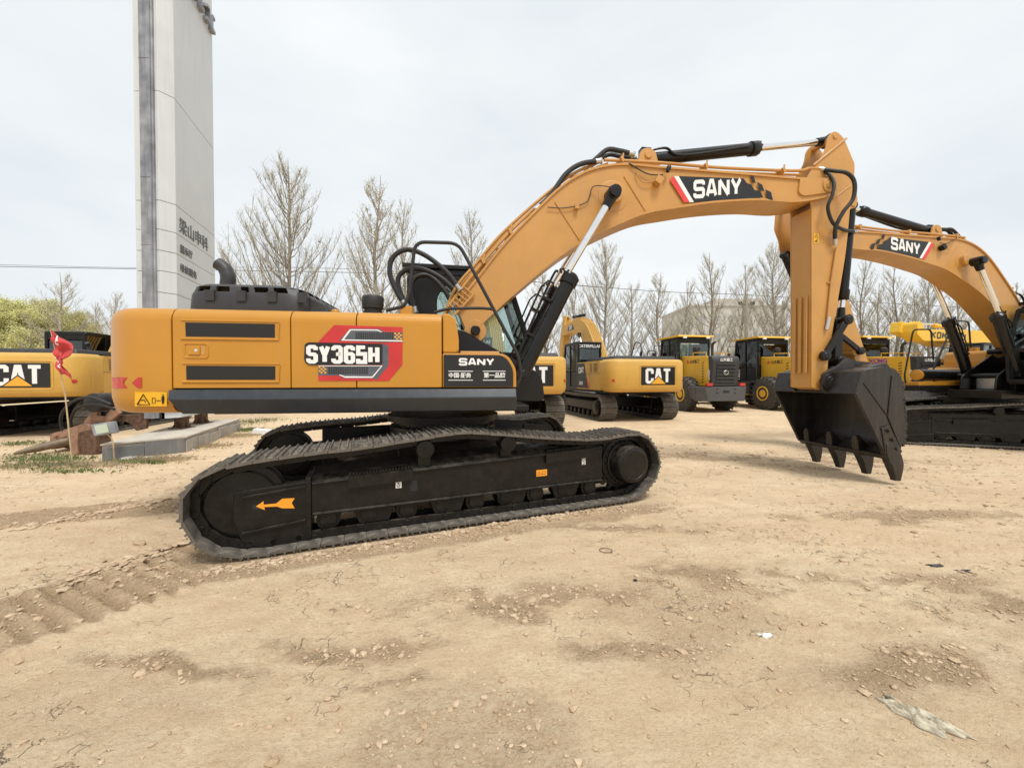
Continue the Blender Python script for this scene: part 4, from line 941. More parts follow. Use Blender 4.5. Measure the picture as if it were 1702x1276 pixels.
# ------------------------------------------------------------------ yellow tracked machines seen from behind
def belt(r, F, yc, n, x0, x1, rad, w, name='crawler_track'):
    P = []
    for k in range(13): t = PI/2+PI*k/12; P.append((x0+rad*math.cos(t), 0, rad+.03+rad*math.sin(t)))
    for k in range(13): t = -PI/2+PI*k/12; P.append((x1+rad*math.cos(t), 0, rad+.03+rad*math.sin(t)))
    P = resample(P, .19, True); m = len(P); b = MB(F)
    for i, p in enumerate(P):
        t = (P[(i+1) % m]-P[i-1]).normalized(); nn = Vector((t.z, 0, -t.x)); c = p+Vector((0, yc, 0))
        if nn.dot(p-Vector(((x0+x1)/2, 0, rad))) < 0: nn = -nn
        b.obox(c, t*.09, (0, w/2, 0), nn*.012)
        for g in (-.07, 0, .07): b.obox(c+nn*.025+t*g, t*.009, (0, w/2-.004, 0), nn*.014)
        for e in (-1, 1): b.obox(c-nn*.05+Vector((0, e*.1, 0)), t*.085, (0, .03, 0), nn*.04)
    o = b.build(name, M['shoe'], r); s = 1 if yc > 0 else -1
    b = MB(F); b.rings([[(x0+.35, yc-s*.28, .35), (x0+.35, yc+s*.2, .35), (x0+.35, yc+s*.2, .66), (x0+.35, yc-s*.05, .76), (x0+.35, yc-s*.28, .76)], [(x1-.35, yc-s*.28, .35), (x1-.35, yc+s*.2, .35), (x1-.35, yc+s*.2, .66), (x1-.35, yc-s*.05, .76), (x1-.35, yc-s*.28, .76)]], smooth=False)
    b.build('track_frame', M['frame'], r, bevel=.015)
    b = MB(F); b.lathe((x1, yc-.17, rad+.03), (0, 1, 0), [(0, .3), (.02, rad-.08), (.32, rad-.08), (.34, .3)], 28); b.build('idler_wheel', M['frame'], r)
    b = MB(F); b.lathe((x0, yc-.17, rad+.03), (0, 1, 0), [(0, .3), (.02, rad-.09), (.32, rad-.09), (.34, .3)], 28); b.lathe((x0, yc+s*.1, rad+.03), (0, s, 0), [(0, .26), (.2, .25), (.22, .18)], 24); b.build('sprocket', M['frame'], r)
    for k in range(7):
        b = MB(F); b.lathe((x0+.5+k*(x1-x0-1)/6, yc-.2, .22), (0, 1, 0), [(0, .08), (.02, .11), (.38, .11), (.4, .08)], 16); b.build('track_roller', M['frame'], r)
def wrap_body(b, x0, x1, W, z0, z1, Rr, top=.09, bot=.05):
    def o(i):
        p = [(x1, -W+i)]
        for k in range(7): t = -PI/2-k*(PI/2)/6; p.append((x0+Rr+(Rr-i)*math.cos(t), -W+Rr+(Rr-i)*math.sin(t)))
        for k in range(7): t = PI-k*(PI/2)/6; p.append((x0+Rr+(Rr-i)*math.cos(t), W-Rr+(Rr-i)*math.sin(t)))
        p.append((x1, W-i)); return p
    b.rings([[(x, y, z) for x, y in o(i)] for i, z in ((bot, z0), (bot*.3, z0+bot*.5), (0, z0+bot), (0, z1-top), (top*.3, z1-top*.3), (top, z1))])
def cat_logo(F, parent, O, Rv, Uv, w, h, name='logo_plate'):
    """black plate, white letters C A T and an orange triangle over the foot of the A"""
    O, Rv, Uv = Vector(O), Vector(Rv), Vector(Uv)
    b = MB(F); b.polys([[(0, 0), (w, 0), (w, h), (0, h)]], O, Rv, Uv, .002, .006); pl = b.build(name, M['decal'], parent)
    b = MB(F); p, L = stroke_polys('CAT', h*.84, h*.50, h*.165, h*.04, 0, h*.15); x0 = (w-L)/2
    b.polys([[(x+x0, y+h*.08) for x, y in q] for q in p], O, Rv, Uv, .006, .008); b.build('lettering', M['letter'], pl)
    m = w/2; b = MB(F); b.polys([[(m-h*.56, h*.03), (m+h*.56, h*.03), (m, h*.52)]], O, Rv, Uv, .008, .0105); b.build('triangle_outline', M['decal'], pl)
    b = MB(F); b.polys([[(m-h*.46, h*.06), (m+h*.46, h*.06), (m, h*.46)]], O, Rv, Uv, .0105, .013); b.build('triangle', M['tri'], pl)
def small_cab(r, F, x0, x1, y0, y1, z0, z1, lab='cab', slope=.25, mt='black', gm='darkglass'):
    b = MB(F); e = .05
    pr = [(x0, z0), (x0, z1), (x1-slope, z1), (x1, z0+.7), (x1, z0)]
    for y in (y0, y1):
        for i in range(5):
            (xa, za), (xb, zb) = pr[i], pr[(i+1) % 5]; d = Vector((xb-xa, 0, zb-za)); n_ = Vector((-d.z, 0, d.x)).normalized()
            b.obox(((xa+xb)/2, y, (za+zb)/2), d*.51, (0, .04, 0), n_*e)
        b.box((x0+x1)/2-.05, (x0+x1)/2+.03, y-.04, y+.04, z0, z1)
    for x, z in pr: b.box(x-e, x+e, y0, y1, z-e, z+e)
    b.box(x0, x1-.05, y0-.01, y0+.05, z0, z0+.65); b.box(x0, x1-.05, y1-.05, y1+.01, z0, z0+.65); b.box(x0-.03, x0+.03, y0, y1, z0, z0+.8); b.box(x0, x1, y0, y1, z0-.05, z0)
    b.box(x0-.04, x0+.05, y0, y1, z1-.2, z1)
    c = b.build(lab, M[mt], r, bevel=.015)
    b = MB(F); b.prism([(x0-.05, z1), (x0, z1+.07), (x1-slope-.05, z1+.07), (x1-slope+.05, z1)], y0-.06, y1+.06); b.build('cab_roof', M[mt], c, bevel=.02)
    for y in (y0, y1):
        b = MB(F); b.prism([(x0+.05, z0+.66), (x0+.05, z1-.05), (x1-slope-.03, z1-.05), (x1-.05, z0+.7)], y-.005, y+.005); b.build('side_window', M[gm], c)
    b = MB(F); b.box(x0-.01, x0+.0, y0+.06, y1-.06, z0+.82, z1-.22); b.build('rear_window', M[gm], c)
    b = MB(F); b.obox((x1-slope/2, (y0+y1)/2, (z1+z0+.7)/2), (slope/2, 0, -(z1-z0-.7)/2), (0, (y1-y0)/2-.06, 0), (.004, 0, .001)); b.build('windscreen', M[gm], c)
    b = MB(F); b.box(x0+.3, x0+.75, y0+.2, y1-.2, z0, z0+.5); b.box(x0+.22, x0+.36, y0+.22, y1-.22, z0+.5, z0+1.15); b.build('seat', M['seat'], c, bevel=.04)
    return c
def boom_set(r, F, pts, wid, tip, armpts, paint, hang=True, decal=None):
    b = MB(F); top = sm([(x, 0, z) for x, z in pts[0]], 5); bot = sm([(x, 0, z) for x, z in pts[1]], 5)
    b.prism([(p.x, p.z) for p in top]+[(p.x, p.z) for p in bot], -wid, wid); bo = b.build('boom', M[paint], r, bevel=.01)
    b = MB(F)
    for y in (-.16, -.08, .0, .08, .16): b.tube([(p.x, y, p.z+.05) for p in top[2:-3]], .018, 6)
    b.build('hydraulic_pipe', M[paint], bo)
    b = MB(F); b.prism(armpts, -wid*.75, wid*.75); b.build('arm', M[paint], r, bevel=.01)
    return bo
def yellow_excavator(x, y, a, s, label):
    F = frame(x, y, 0, a, s); r = root('excavator', frame(x, y, 0, a), label, 'excavator', 'excavators parked in the dirt yard')
    for e in (-1, 1): belt(r, F, e*1.19, 0, -1.75, 1.75, .43, .6)
    b = MB(F); b.rings([[(-.6, y_, z_) for y_, z_ in ((-1.1, .4), (-1.1, .65), (0, .8), (1.1, .65), (1.1, .4))], [(.6, y_, z_) for y_, z_ in ((-1.1, .4), (-1.1, .65), (0, .8), (1.1, .65), (1.1, .4))]], smooth=False); b.lathe((0, 0, .72), (0, 0, 1), [(0, .62), (.3, .62)], 32); b.build('centre_frame', M['frame'], r, bevel=.01)
    b = MB(F); b.box(-2.3, 1.6, -1.25, 1.25, .97, 1.06); b.build('upper_frame', M['frame'], r)
    b = MB(F); wrap_body(b, -2.78, -1.95, 1.42, 1.03, 2.13, .42, .12, .14); cw = b.build('counterweight', M['cat'], r, angle=50)
    b = MB(F); O = (-2.786, .36, 1.27); cat_logo(F, cw, O, (0, -1, 0), (0, 0, 1), 1.26, .60)
    b = MB(F); q = fillet([(.41, 1.22), (-.95, 1.22), (-.95, 1.92), (.41, 1.92)], .05); b.tube([(-2.782, y_, z_) for y_, z_ in q]+[(-2.782, *q[0])], .015, 6)
    b.build('logo_rim', M['cat'], cw)
    for yy in (.92,):
        b = MB(F); b.polys([[(0, 0), (.34, 0), (.34, .15), (0, .15)]], (-2.772, yy+.05, 1.72), (0, -1, 0), (0, 0, 1), .005, .009) if False else b.obox((-2.70, 1.12, 1.80), (.055, .055, 0), (.008, -.008, 0), (0, 0, .07)) ; st = b.build('warning_sticker', M['amber'], cw)
    for e in (-1, 1):
        b = MB(F); c = Vector((-2.785+.13, e*1.29, 1.42)); b.lathe(c, (-.707, e*.707, 0), [(-.02, .05), (.014, .05), (.016, .04)], 14); b.build('reflector', M['redlens'], cw)
    b = MB(F); b.tube([(-2.1, e_*0+1.426, 1.62) for e_ in (0,)]+[(-2.36, 1.424, 1.62)], .006, 4); b.tube([(-1.96, 1.43, 1.2), (-2.30, 1.43, 1.2)], .008, 5); b.tube([(-1.96, -1.43, 1.2), (-2.30, -1.43, 1.2), (-2.34, -1.43, 1.55)], .008, 5); b.build('body_seam', M['cat'], cw)
    for e in (-1, 1):
        b = MB(F); xe = 1.6 if e < 0 else .1
        b.prism(fillet([(-1.94, 1.08), (-1.94, 2.10), (xe if e > 0 else .5, 2.10), (xe, 1.9 if e > 0 else 1.7), (xe, 1.08)], [0, .03, .1, .1, 0]), e*1.36, e*1.42); pn = b.build('side_panel', M['cat'], r, bevel=.01)
        b = MB(F)
        for xx in (-1.1, -.3): b.box(xx-.006, xx+.006, e*1.421, e*1.4225, 1.1, 2.07)
        b.box(-1.94, xe, e*1.421, e*1.4225, 1.655, 1.665); b.build('panel_gap', M['decal'], pn)
        b = MB(F)
        for i in range(7): b.box(-1.75, -1.42, e*1.421, e*1.426, 1.72+i*.045, 1.74+i*.045); b.box(-1.3, -1.15, e*1.421, e*1.426, 1.72+i*.045, 1.74+i*.045)
        b.build('louvre', M['brown'], pn)
        b = MB(F); b.prism([(-.95, 1.12), (-.62, 2.06), (xe-.01 if e > 0 else .2, 2.06), (xe-.01 if e > 0 else .6, 1.12)], e*1.4205, e*1.424); d = b.build('black_band', M['decal'], pn)
        b = MB(F); b.prism([(-1.10, 1.12), (-.96, 1.12), (-.80, 1.5), (-.86, 1.5)], e*1.4205, e*1.424); b.build('red_stripe', M['redlt'], pn)
        p, L = stroke_polys('CAT', .24, .15, .05, .015); b = MB(F); k = Vector((-1 if e > 0 else 1, 0, 0)); b.polys(p, (-.08 if e > 0 else -.5, e*1.424, 1.68), k, (0, 0, 1), .001, .004); b.build('lettering', M['letter'], d)
        font_text(F, '320D', .17, (-.12 if e > 0 else -.55, e*1.424, 1.25), k, (0, 0, 1), M['letter'], d, offset=.006)
    b = MB(F); b.box(-2.0, .1, -1.36, 1.36, 1.06, 2.06); b.box(.1, 1.55, -1.36, -.5, 1.06, 1.7); b.build('engine_bay', M['black'], r)
    b = MB(F); b.rings([[(-2.45, -1.2, 2.13), (-.1, -1.2, 2.13), (-.1, 1.15, 2.13), (-2.45, 1.15, 2.13)], [(-2.40, -1.15, 2.25), (-.2, -1.15, 2.25), (-.2, 1.1, 2.25), (-2.40, 1.1, 2.25)]], smooth=False); hd = b.build('engine_hood', M['hood'], r, bevel=.03)
    b = MB(F); b.tube(sm([(-1.2, -.6, 2.2), (-1.2, -.6, 2.42), (-1.28, -.6, 2.5)], 4), .05, 12); b.build('exhaust_pipe', M['hood'], r)
    handrail(r, F, [(-.3, -1.2, 2.1), (-.2, -1.2, 2.9), (.2, -1.2, 3.0), (.9, -1.2, 1.8)], .02); handrail(r, F, [(-1.3, -1.2, 2.2), (-1.2, -1.2, 2.55), (-.7, -1.2, 2.55), (-.6, -1.2, 2.2)], .018)
    c = small_cab(r, F, .12, 1.75, .42, 1.36, 1.1, 2.88)
    font_text(F, 'CATERPILLAR', .16, (.075, .89, 2.715), (0, -1, 0), (0, 0, 1), M['letter'], c, offset=.004, center=True)
    bo = boom_set(r, F, [[(.3, 1.55), (1.0, 2.8), (1.8, 3.8), (2.6, 4.22), (3.4, 4.3), (5.0, 4.12)], [(5.05, 3.7), (3.6, 3.72), (2.7, 3.5), (2.0, 2.9), (1.4, 2.2), (.7, 1.4)]], .24, 0,
             [(4.75, 4.0), (4.7, 4.7), (4.95, 4.75), (5.3, 4.0), (5.5, 3.4), (5.65, 1.2), (5.4, 1.15), (4.95, 3.4)], 'cat')
    for e in (-1, 1):
        b = MB(F); b.prism([(4.2, 3.84), (4.1, 4.08), (3.5, 4.12), (3.3, 3.86)], e*.24, e*.244); d = b.build('logo_decal', M['decal'], bo)
        p, L = stroke_polys('CAT', .2, .13, .04, .015); b = MB(F); b.polys(p, (3.95 if e > 0 else 3.5, e*.245, 3.88), (-e, 0, 0), (0, 0, 1), .001, .004); b.build('lettering', M['letter'], d)
        cylinder(F, r, (1.1, e*.42, 1.3), (1.75, e*.42, 2.5), (2.25, e*.42, 3.5), .08, .045, 'boom_cylinder')
    cylinder(F, r, (2.7, 0, 4.45), (4.0, 0, 4.55), (4.85, 0, 4.62), .07, .04, 'arm_cylinder')
    hose(F, bo, [(4.6, -.26, 4.1), (5.0, -.35, 4.0), (5.2, -.33, 3.5), (5.2, -.28, 3.0)], .02, rib=0, fit=False)
    b = MB(F); b.prism(fillet([(5.2, 1.3), (5.9, 1.35), (6.15, .9), (6.0, .3), (5.6, .05), (5.35, .3)], .15), -.55, .55); b.build('bucket', M['bucket'], r)
    return r
y3 = yellow_excavator(4.5, 17.5, 103, 1.13, 'yellow excavator with dark cab seen from behind, left of the two loaders')
for (x, y, a, lab) in ((-.35, 15.4, 103, 'yellow excavator half hidden behind the lower boom cylinders of the nearest machine'), (-14.6, 13.6, 103, 'yellow excavator behind the red flag at the left edge of the yard')):
    c = copy_tree(y3); c.location = (x, y, 0); c.rotation_euler = (0, 0, R_(a)); tag(c, lab)
    if x < -5:      # no lettering over this cab's rear window
        for q in [h for k in c.children if k.name.startswith('cab') for h in k.children if h.name.startswith('lettering')]: bpy.data.objects.remove(q)
# ------------------------------------------------------------------ bright yellow excavator with folded boom, far right
def folded_excavator(x, y, a, s):
    F = frame(x, y, 0, a, s); r = root('excavator', frame(x, y, 0, a), 'bright yellow excavator with black lettering on its low folded boom', 'excavator', 'excavators parked in the dirt yard')
    for e in (-1, 1): belt(r, F, e*1.19, 0, -1.75, 1.75, .43, .6)
    b = MB(F); b.lathe((0, 0, .5), (0, 0, 1), [(0, .7), (.55, .62)], 24); b.box(-2.3, 1.6, -1.25, 1.25, .97, 1.06); b.build('centre_frame', M['frame'], r)
    b = MB(F); wrap_body(b, -2.78, -1.6, 1.4, 1.03, 2.5, .45, .15, .14); b.build('counterweight', M['orange'], r, angle=50)
    b = MB(F); b.box(-1.6, .1, -1.38, 1.38, 1.06, 2.15); b.box(.1, 1.6, -1.38, -.5, 1.06, 1.7); b.build('engine_bay', M['kyellow'], r, bevel=.06)
    b = MB(F); b.box(-1.5, -.2, -1.2, 1.2, 2.15, 2.3); b.build('engine_hood', M['hood'], r, bevel=.04)
    small_cab(r, F, .12, 1.8, .42, 1.36, 1.1, 2.95)
    b = MB(F); pr = fillet([(-2.6, 3.2), (-1.9, 3.75), (.6, 3.72), (3.2, 3.6), (3.5, 3.95), (3.75, 3.9), (3.8, 3.4), (3.3, 3.12), (.6, 3.2), (-1.4, 3.1), (-1.2, 2.2), (-1.9, 1.9)], .15)
    b.prism(pr, -.28, .28); bo = b.build('boom', M['kyellow'], r, bevel=.02)
    b = MB(F); b.prism(fillet([(3.4, 3.9), (3.8, 4.0), (3.95, 3.5), (1.0, 3.0), (.2, 3.0), (.2, 3.15)], .08), -.2, -.6); b.build('arm', M['kyellow'], r, bevel=.02)
    cylinder(F, r, (.2, 0, 3.85), (1.9, 0, 3.92), (3.5, 0, 3.9), .08, .045, 'arm_cylinder', m='kyellow')
    for e in (-1, 1):
        p, L = stroke_polys('KOMATSU', .3, .34, .09, .06, .15, .07); b = MB(F); b.polys(p, (.1 if e < 0 else 2.75, e*.281, 3.25), (-e, 0, 0), (0, 0, 1), .001, .006); b.build('lettering', M['decal'], bo)
    return r
folded_excavator(22.6, 19.6, 200, 1.1)
# ------------------------------------------------------------------ wheel loaders
def tyre(F, c, Rr, w):
    b = MB(F); c = Vector(c); n = 44
    b.lathe(c+Vector((0, -w/2, 0)), (0, 1, 0), [(0, Rr*.52), (.01, Rr*.6), (.03, Rr*.85), (.09, Rr*.955), (w-.09, Rr*.955), (w-.03, Rr*.85), (w-.01, Rr*.6), (w, Rr*.52)], n)
    for k in range(22):
        a = 2*PI*k/22
        for e in (-1, 1):
            for j in range(3):
                aa = a+(.07*j if e > 0 else .07*j+.14); yy = e*(w*.08+w*.15*j); u = Vector((math.cos(aa), 0, math.sin(aa))); v = Vector((-math.sin(aa), 0, math.cos(aa)))
                b.obox(c+u*Rr*(.975-.015*(j == 2))+Vector((0, yy, 0)), v*Rr*.055+Vector((0, e*.02, 0)), Vector((0, w*.085, 0))+v*e*.03, u*Rr*.05)
    return b
def make_loader(label):
    r = root('wheel_loader', I4, label, 'loader', 'wheel loaders in the yard'); F = frame(0, 0, 0, 0, 1.15)
    b = MB(F)
    b.rings([[(0, -.85, .5), (0, .85, .5), (0, .95, 1.1), (0, -.95, 1.1)], [(.35, -1.2, .5), (.35, 1.2, .5), (.3, 1.22, 1.1), (.3, -1.22, 1.1)], [(1.0, -1.2, .72), (1.0, 1.2, .72), (1.0, 1.22, 1.1), (1.0, -1.22, 1.1)]], smooth=False)
    cw = b.build('counterweight', M['dkgrey'], r, bevel=.03)
    for q in [[(-.15, 0), (.15, 0), (.15, .1), (-.15, .1)]]+[[(x-.035, z), (x+.035, z), (x+.035, z+.07), (x-.035, z+.07)] for x in (-.42, .42) for z in (-.04, .12)]:
        b = MB(F); b.polys([q], (-.001, 0, .85), (0, -1, 0), (0, 0, 1), .001, .004); b.build('tow_slot', M['cabtint'], cw)
    b = MB(F); hp = [(.12, 1.12), (.02, 2.2), (.10, 2.36), (.5, 2.42), (2.3, 2.5), (2.3, 1.12)]
    b.prism(fillet(hp, [0, .1, .12, .3, 0, 0]), -.62, .62); hd = b.build('engine_hood', M['yellow'], r, bevel=.04)
    b = MB(F); b.prism(fillet([(.10, 1.13), (.0, 2.22), (.07, 2.385), (.30, 2.42), (.30, 2.3), (.24, 1.5), (.24, 1.13)], [0, .1, .1, 0, 0, 0, 0]), -.635, .635); gf = b.build('grille_frame', M['hood'], hd, bevel=.03)
    tl = Vector((-.09, 0, 1)).normalized(); N = Vector((-1, 0, -.09)).normalized(); O = Vector((.085, 0, 1.25))
    b = MB(F); b.polys([[(-.43, 0), (.43, 0), (.43, .86), (-.43, .86)]], O, (0, -1, 0), tl, .004, .008); g = b.build('grille', M['cabtint'], gf)
    for k in range(6):
        b = MB(F); b.polys([[(-.43, .06+k*.15), (.43, .06+k*.15), (.43, .085+k*.15), (-.43, .085+k*.15)]], O, (0, -1, 0), tl, .008, .03); b.build('grille_bar', M['dkgrey'], g)
    b = MB(F); o2 = O+tl*.45+Vector((-.035, 0, 0)); b.tube([o2+Vector((0, .11*math.cos(t), 0))+tl*.09*math.sin(t) for t in [2*PI*k/20 for k in range(21)]], .014, 6)
    b.tube([o2+Vector((0, .06, 0))-tl*.05, o2+tl*.06, o2+Vector((0, -.06, 0))-tl*.05, o2+Vector((0, .06, 0))-tl*.05], .011, 5); b.build('emblem', M['steel'], g)
    font_text(F, '山东临工', .15, O+tl*.94+Vector((-.012, 0, 0)), (0, -1, 0), tl, M['letter'], gf, offset=.003, center=True)
    for y in (-.5, .5):
        b = MB(F); b.box(-.02, .10, y*1.55-.13, y*1.55+.13, 1.14, 1.26); tlp = b.build('tail_lamp', M['redlens'], cw, bevel=.01)
    for e in (-1, 1):
        k = Vector((-e, 0, 0))
        font_text(F, 'L953F', .17, (.18 if e > 0 else .12, e*.636, 1.42), (0, 0, 1), (e*1, 0, 0), M['letter'], gf, offset=.005)
        font_text(F, '山东临工', .17, (1.55 if e > 0 else .95, e*.621, 2.15), k, (0, 0, 1), M['decal'], hd, offset=.004)
        b = MB(F); b.polys([[(0, 0), (.2, 0), (.1, .17)]], (1.8 if e > 0 else .7, e*.621, 2.15), k, (0, 0, 1), .001, .003); b.build('emblem', M['redlt'], hd)
        b = MB(F)
        for i in range(8): b.polys([[(0, i*.12), (.13, i*.12+.05), (.13, i*.12+.09), (0, i*.12+.04)]], (.72, e*.621, 1.25), k, (0, 0, 1), .001, .004)
        b.build('vent_slot', M['decal'], hd)
        b = MB(F); b.tube([(.6, e*.5, 2.45), (.6, e*.5, 2.58), (1.5, e*.5, 2.62), (1.5, e*.5, 2.48)], .018, 8); b.build('hand_rail', M['yellow'], hd)
        b = MB(F); b.box(1.0, 2.2, e*.62, e*1.15, 1.28, 1.34); b.box(.62, 1.02, e*.7, e*1.15, 1.1, 1.14); b.build('fender', M['hood'], r, bevel=.02)
        b = MB(F); b.box(2.25, 2.9, e*.75, e*1.15, .7, 1.3); b.box(2.3, 2.85, e*.8, e*1.15, .42, .46); b.build('step', M['hood'], r, bevel=.02)
    b = MB(F); b.lathe((1.55, .3, 2.45), (0, 0, 1), [(0, .09), (.2, .09), (.22, .14), (.36, .15), (.42, .13), (.46, .06)], 20); b.build('air_cleaner', M['rubber'], hd)
    b = MB(F); b.tube(sm([(1.2, -.25, 2.4), (1.2, -.25, 2.9), (1.15, -.25, 3.02), (1.02, -.25, 3.08)], 4), .06, 12); b.build('exhaust_pipe', M['hood'], hd)
    b = MB(F); b.box(.9, 2.3, -.55, .55, .6, 1.15); b.box(2.2, 3.2, -.4, .4, .7, 1.2); b.box(3.1, 4.9, -.5, .5, .6, 1.25); b.rings([[(3.6, -.42, 1.2), (3.6, .42, 1.2), (4.6, .42, 1.2), (4.6, -.42, 1.2)], [(4.0, -.38, 2.1), (4.0, .38, 2.1), (4.35, .38, 2.1), (4.35, -.38, 2.1)]], smooth=False); b.build('chassis', M['yellow'], r, bevel=.02)
    cb = small_cab(r, F, 2.15, 3.7, -.78, .78, 1.32, 3.32, slope=.12, gm='glass')
    b = MB(F); b.prism(fillet([(1.95, 3.40), (2.0, 3.49), (3.75, 3.47), (3.85, 3.40)], .03), -.92, .92); rf = b.build('roof_canopy', M['yellow'], cb, bevel=.02)
    for y in (-.6, .6):
        b = MB(F); b.box(1.93, 2.0, y-.09, y+.09, 3.33, 3.41); b.build('roof_lamp', M['letter'], rf, bevel=.01)
        b = MB(F); b.tube(sm([(3.6, y*1.35, 3.1), (3.8, y*1.8, 3.1), (3.8, y*1.8, 2.7)], 3), .015, 6); b.box(3.78, 3.82, y*1.8-.1, y*1.8+.1, 2.35, 2.75); b.build('mirror', M['hood'], cb)
    b = MB(F); b.tube([(2.05, .95, 1.5), (2.05, .95, 2.6), (2.05, .75, 2.7)], .018, 6); b.build('hand_rail', M['hood'], cb)
    for x in (1.35, 4.25):
        for e in (-1, 1):
            w_ = tyre(F, (x, e*.98, .76), .76, .52).build('wheel', M['tyre'], r)
            b = MB(F); b.lathe((x, e*1.06, .76), (0, e, 0), [(0, .33), (.20, .335), (.215, .30), (.18, .28), (.175, .18), (.22, .14), (.22, 0)], 28); b.build('rim', M['yellow'], w_)
    for e in (-1, 1):
        b = MB(F); b.prism(fillet([(3.9, 2.05), (4.3, 2.15), (5.5, 1.2), (5.9, .5), (5.6, .4), (5.1, 1.0), (3.95, 1.75)], .1), e*.5, e*.62); b.build('lift_arm', M['yellow'], r, bevel=.01)
    b = MB(F); b.rings([[(5.75, y, .12), (6.9, y, .06), (6.95, y, .12), (6.1, y, .25), (5.95, y, .7), (6.2, y, 1.3), (6.1, y, 1.35), (5.75, y, .8)] for y in (-1.35, 1.35)], smooth=False); b.build('bucket', M['hood'], r)
    return r
L1 = make_loader('yellow wheel loader seen from behind, whole grille and bumper in view beside the yellow excavator')
l2 = copy_tree(L1); l3 = copy_tree(L1)
def place(o, x, y, a): o.location = (x, y, 0); o.rotation_euler = (0, 0, R_(a))
place(L1, 10.35, 18.6, 97)
place(l2, 15.0, 19.2, 99); tag(l2, 'yellow wheel loader with a big tyre showing, just left of the hanging arm')
kids = lambda o, n: [k for k in o.children if k.name.startswith(n)]
for q in [k for h in kids(l3, 'engine_hood') for k in h.children if k.name.startswith(('lettering', 'emblem'))]: bpy.data.objects.remove(q)
M['violet'] = mat('violet_lettering', (.25, .06, .30), .5)
for o_, txt_, cb_ in ((L1, '山东临工', 1), (l2, 'SOLD', 1), (l3, 'XCMG', 0)):
    o_.matrix_world = I4; ROOTM[o_.name] = I4.copy(); FF = frame(0, 0, 0, 0, 1.15)
    if cb_: font_text(FF, txt_, .24, (2.13, .2, 3.08), (0, -1, 0), (0, 0, 1), M['letter'], o_, offset=.006, center=True)
    else: font_text(FF, txt_, .26, (1.95, .622, 2.18), (-1, 0, 0), (0, 0, 1), M['violet'], o_, offset=.012)
place(L1, 10.35, 18.6, 100); place(l2, 15.0, 19.2, 99)
place(l3, 20.6, 19.0, 100); tag(l3, 'yellow wheel loader right of the hanging arm, above the black bucket')
#PART4
# ------------------------------------------------------------------ ground
rng = np.random.default_rng(7)
_perm = rng.random((256, 256))
def vnoise(x, y):
    xi = np.floor(x).astype(int); yi = np.floor(y).astype(int); fx = x-xi; fy = y-yi
    fx = fx*fx*(3-2*fx); fy = fy*fy*(3-2*fy)
    a = _perm[xi & 255, yi & 255]; b = _perm[(xi+1) & 255, yi & 255]; c = _perm[xi & 255, (yi+1) & 255]; d = _perm[(xi+1) & 255, (yi+1) & 255]
    return (a*(1-fx)+b*fx)*(1-fy)+(c*(1-fx)+d*fx)*fy
def fbm(x, y, o=5, g=.5):
    s = 0; a = 1; t = 0
    for k in range(o): s = s+a*vnoise(x*2**k+17.3*k, y*2**k+5.1*k); t += a; a *= g
    return s/t
ca, sa = math.cos(R_(21.8)), math.sin(R_(21.8))
def sstep(e0, e1, v): t = np.clip((v-e0)/(e1-e0), 0, 1); return t*t*(3-2*t)
def loose_shade_mask(x, y):
    """where the crust is broken into loose soil: old crawler passes and churned patches; also carries painted shade of the rib troughs"""
    u = ca*(x+1.04)+sa*(y-5.85); v = -sa*(x+1.04)+ca*(y-5.85)
    w = .12*(fbm(x*2.2, y*2.2, 4)-.5)*2
    wide = 1.95+.62*np.maximum(0, -u-2.4); vs_ = v+.9*np.maximum(0, -u-2.9)
    rib = sstep(-.1, .8, np.sin((u+.9*v)*33+4*fbm(x*2, y*2, 3)))  # grouser troughs get a darker colour, shade painted into the disturbed soil
    b1 = (.5+.5*rib)*sstep(-wide-.10, -wide+.06, v+w)*(1-sstep(-1.05, -.92, vs_+w))*(1-sstep(-2.0, -1.5, u))     # near pass, left of the machine
    b1b = sstep(-2.05, -1.95, v+w)*(1-sstep(-1.75, -1.65, v+w))*(1-sstep(2.2, 3.0, u))*.8
    b2 = sstep(.25, .40, v+w)*(1-sstep(.95, 1.1, v+w))*(1-sstep(-2.8, -2.2, u))
    n = sstep(.52, .66, fbm(x*.85+3, y*1.1+8, 4)); n2 = sstep(.53, .65, fbm(x*.45+30, y*.6+1, 5))
    # churned patches in front of the machine
    xw = x+.9*(fbm(x*.9+2, y*.9+6, 4)-.5)+.25*(fbm(x*5, y*5+3, 3)-.5); yw = y+.55*(fbm(x*.9+12, y*.9+16, 4)-.5)+.2*(fbm(x*5+8, y*5, 3)-.5)
    def blob(px, py, rx, ry):
        X, Y = gnd(px, py); return np.exp(-(((xw-X)/rx)**2+((yw-Y)/ry)**2))
    pb = 0
    for q in ((880, 985, .95, .22), (1180, 950, .9, .18), (1420, 970, 1.2, .16), (1560, 1110, .7, .14), (1030, 1060, .45, .10), (1640, 1010, .9, .2), (1400, 770, 1.8, .6), (1200, 760, 1.4, .4), (640, 1110, .25, .06), (1500, 860, 1.4, .2), (300, 1100, .5, .06), (1000, 870, 1.0, .15), (560, 1060, .5, .08)):
        pb = np.maximum(pb, blob(*q))
    pb = np.clip(pb*1.5*sstep(.34, .62, fbm(x*2.4+9, y*3.6, 5, .6)), 0, 1)
    return np.clip(np.maximum.reduce([b1, b1b*.8, b2, pb, n*.25*n2+n*.10]), 0, 1)
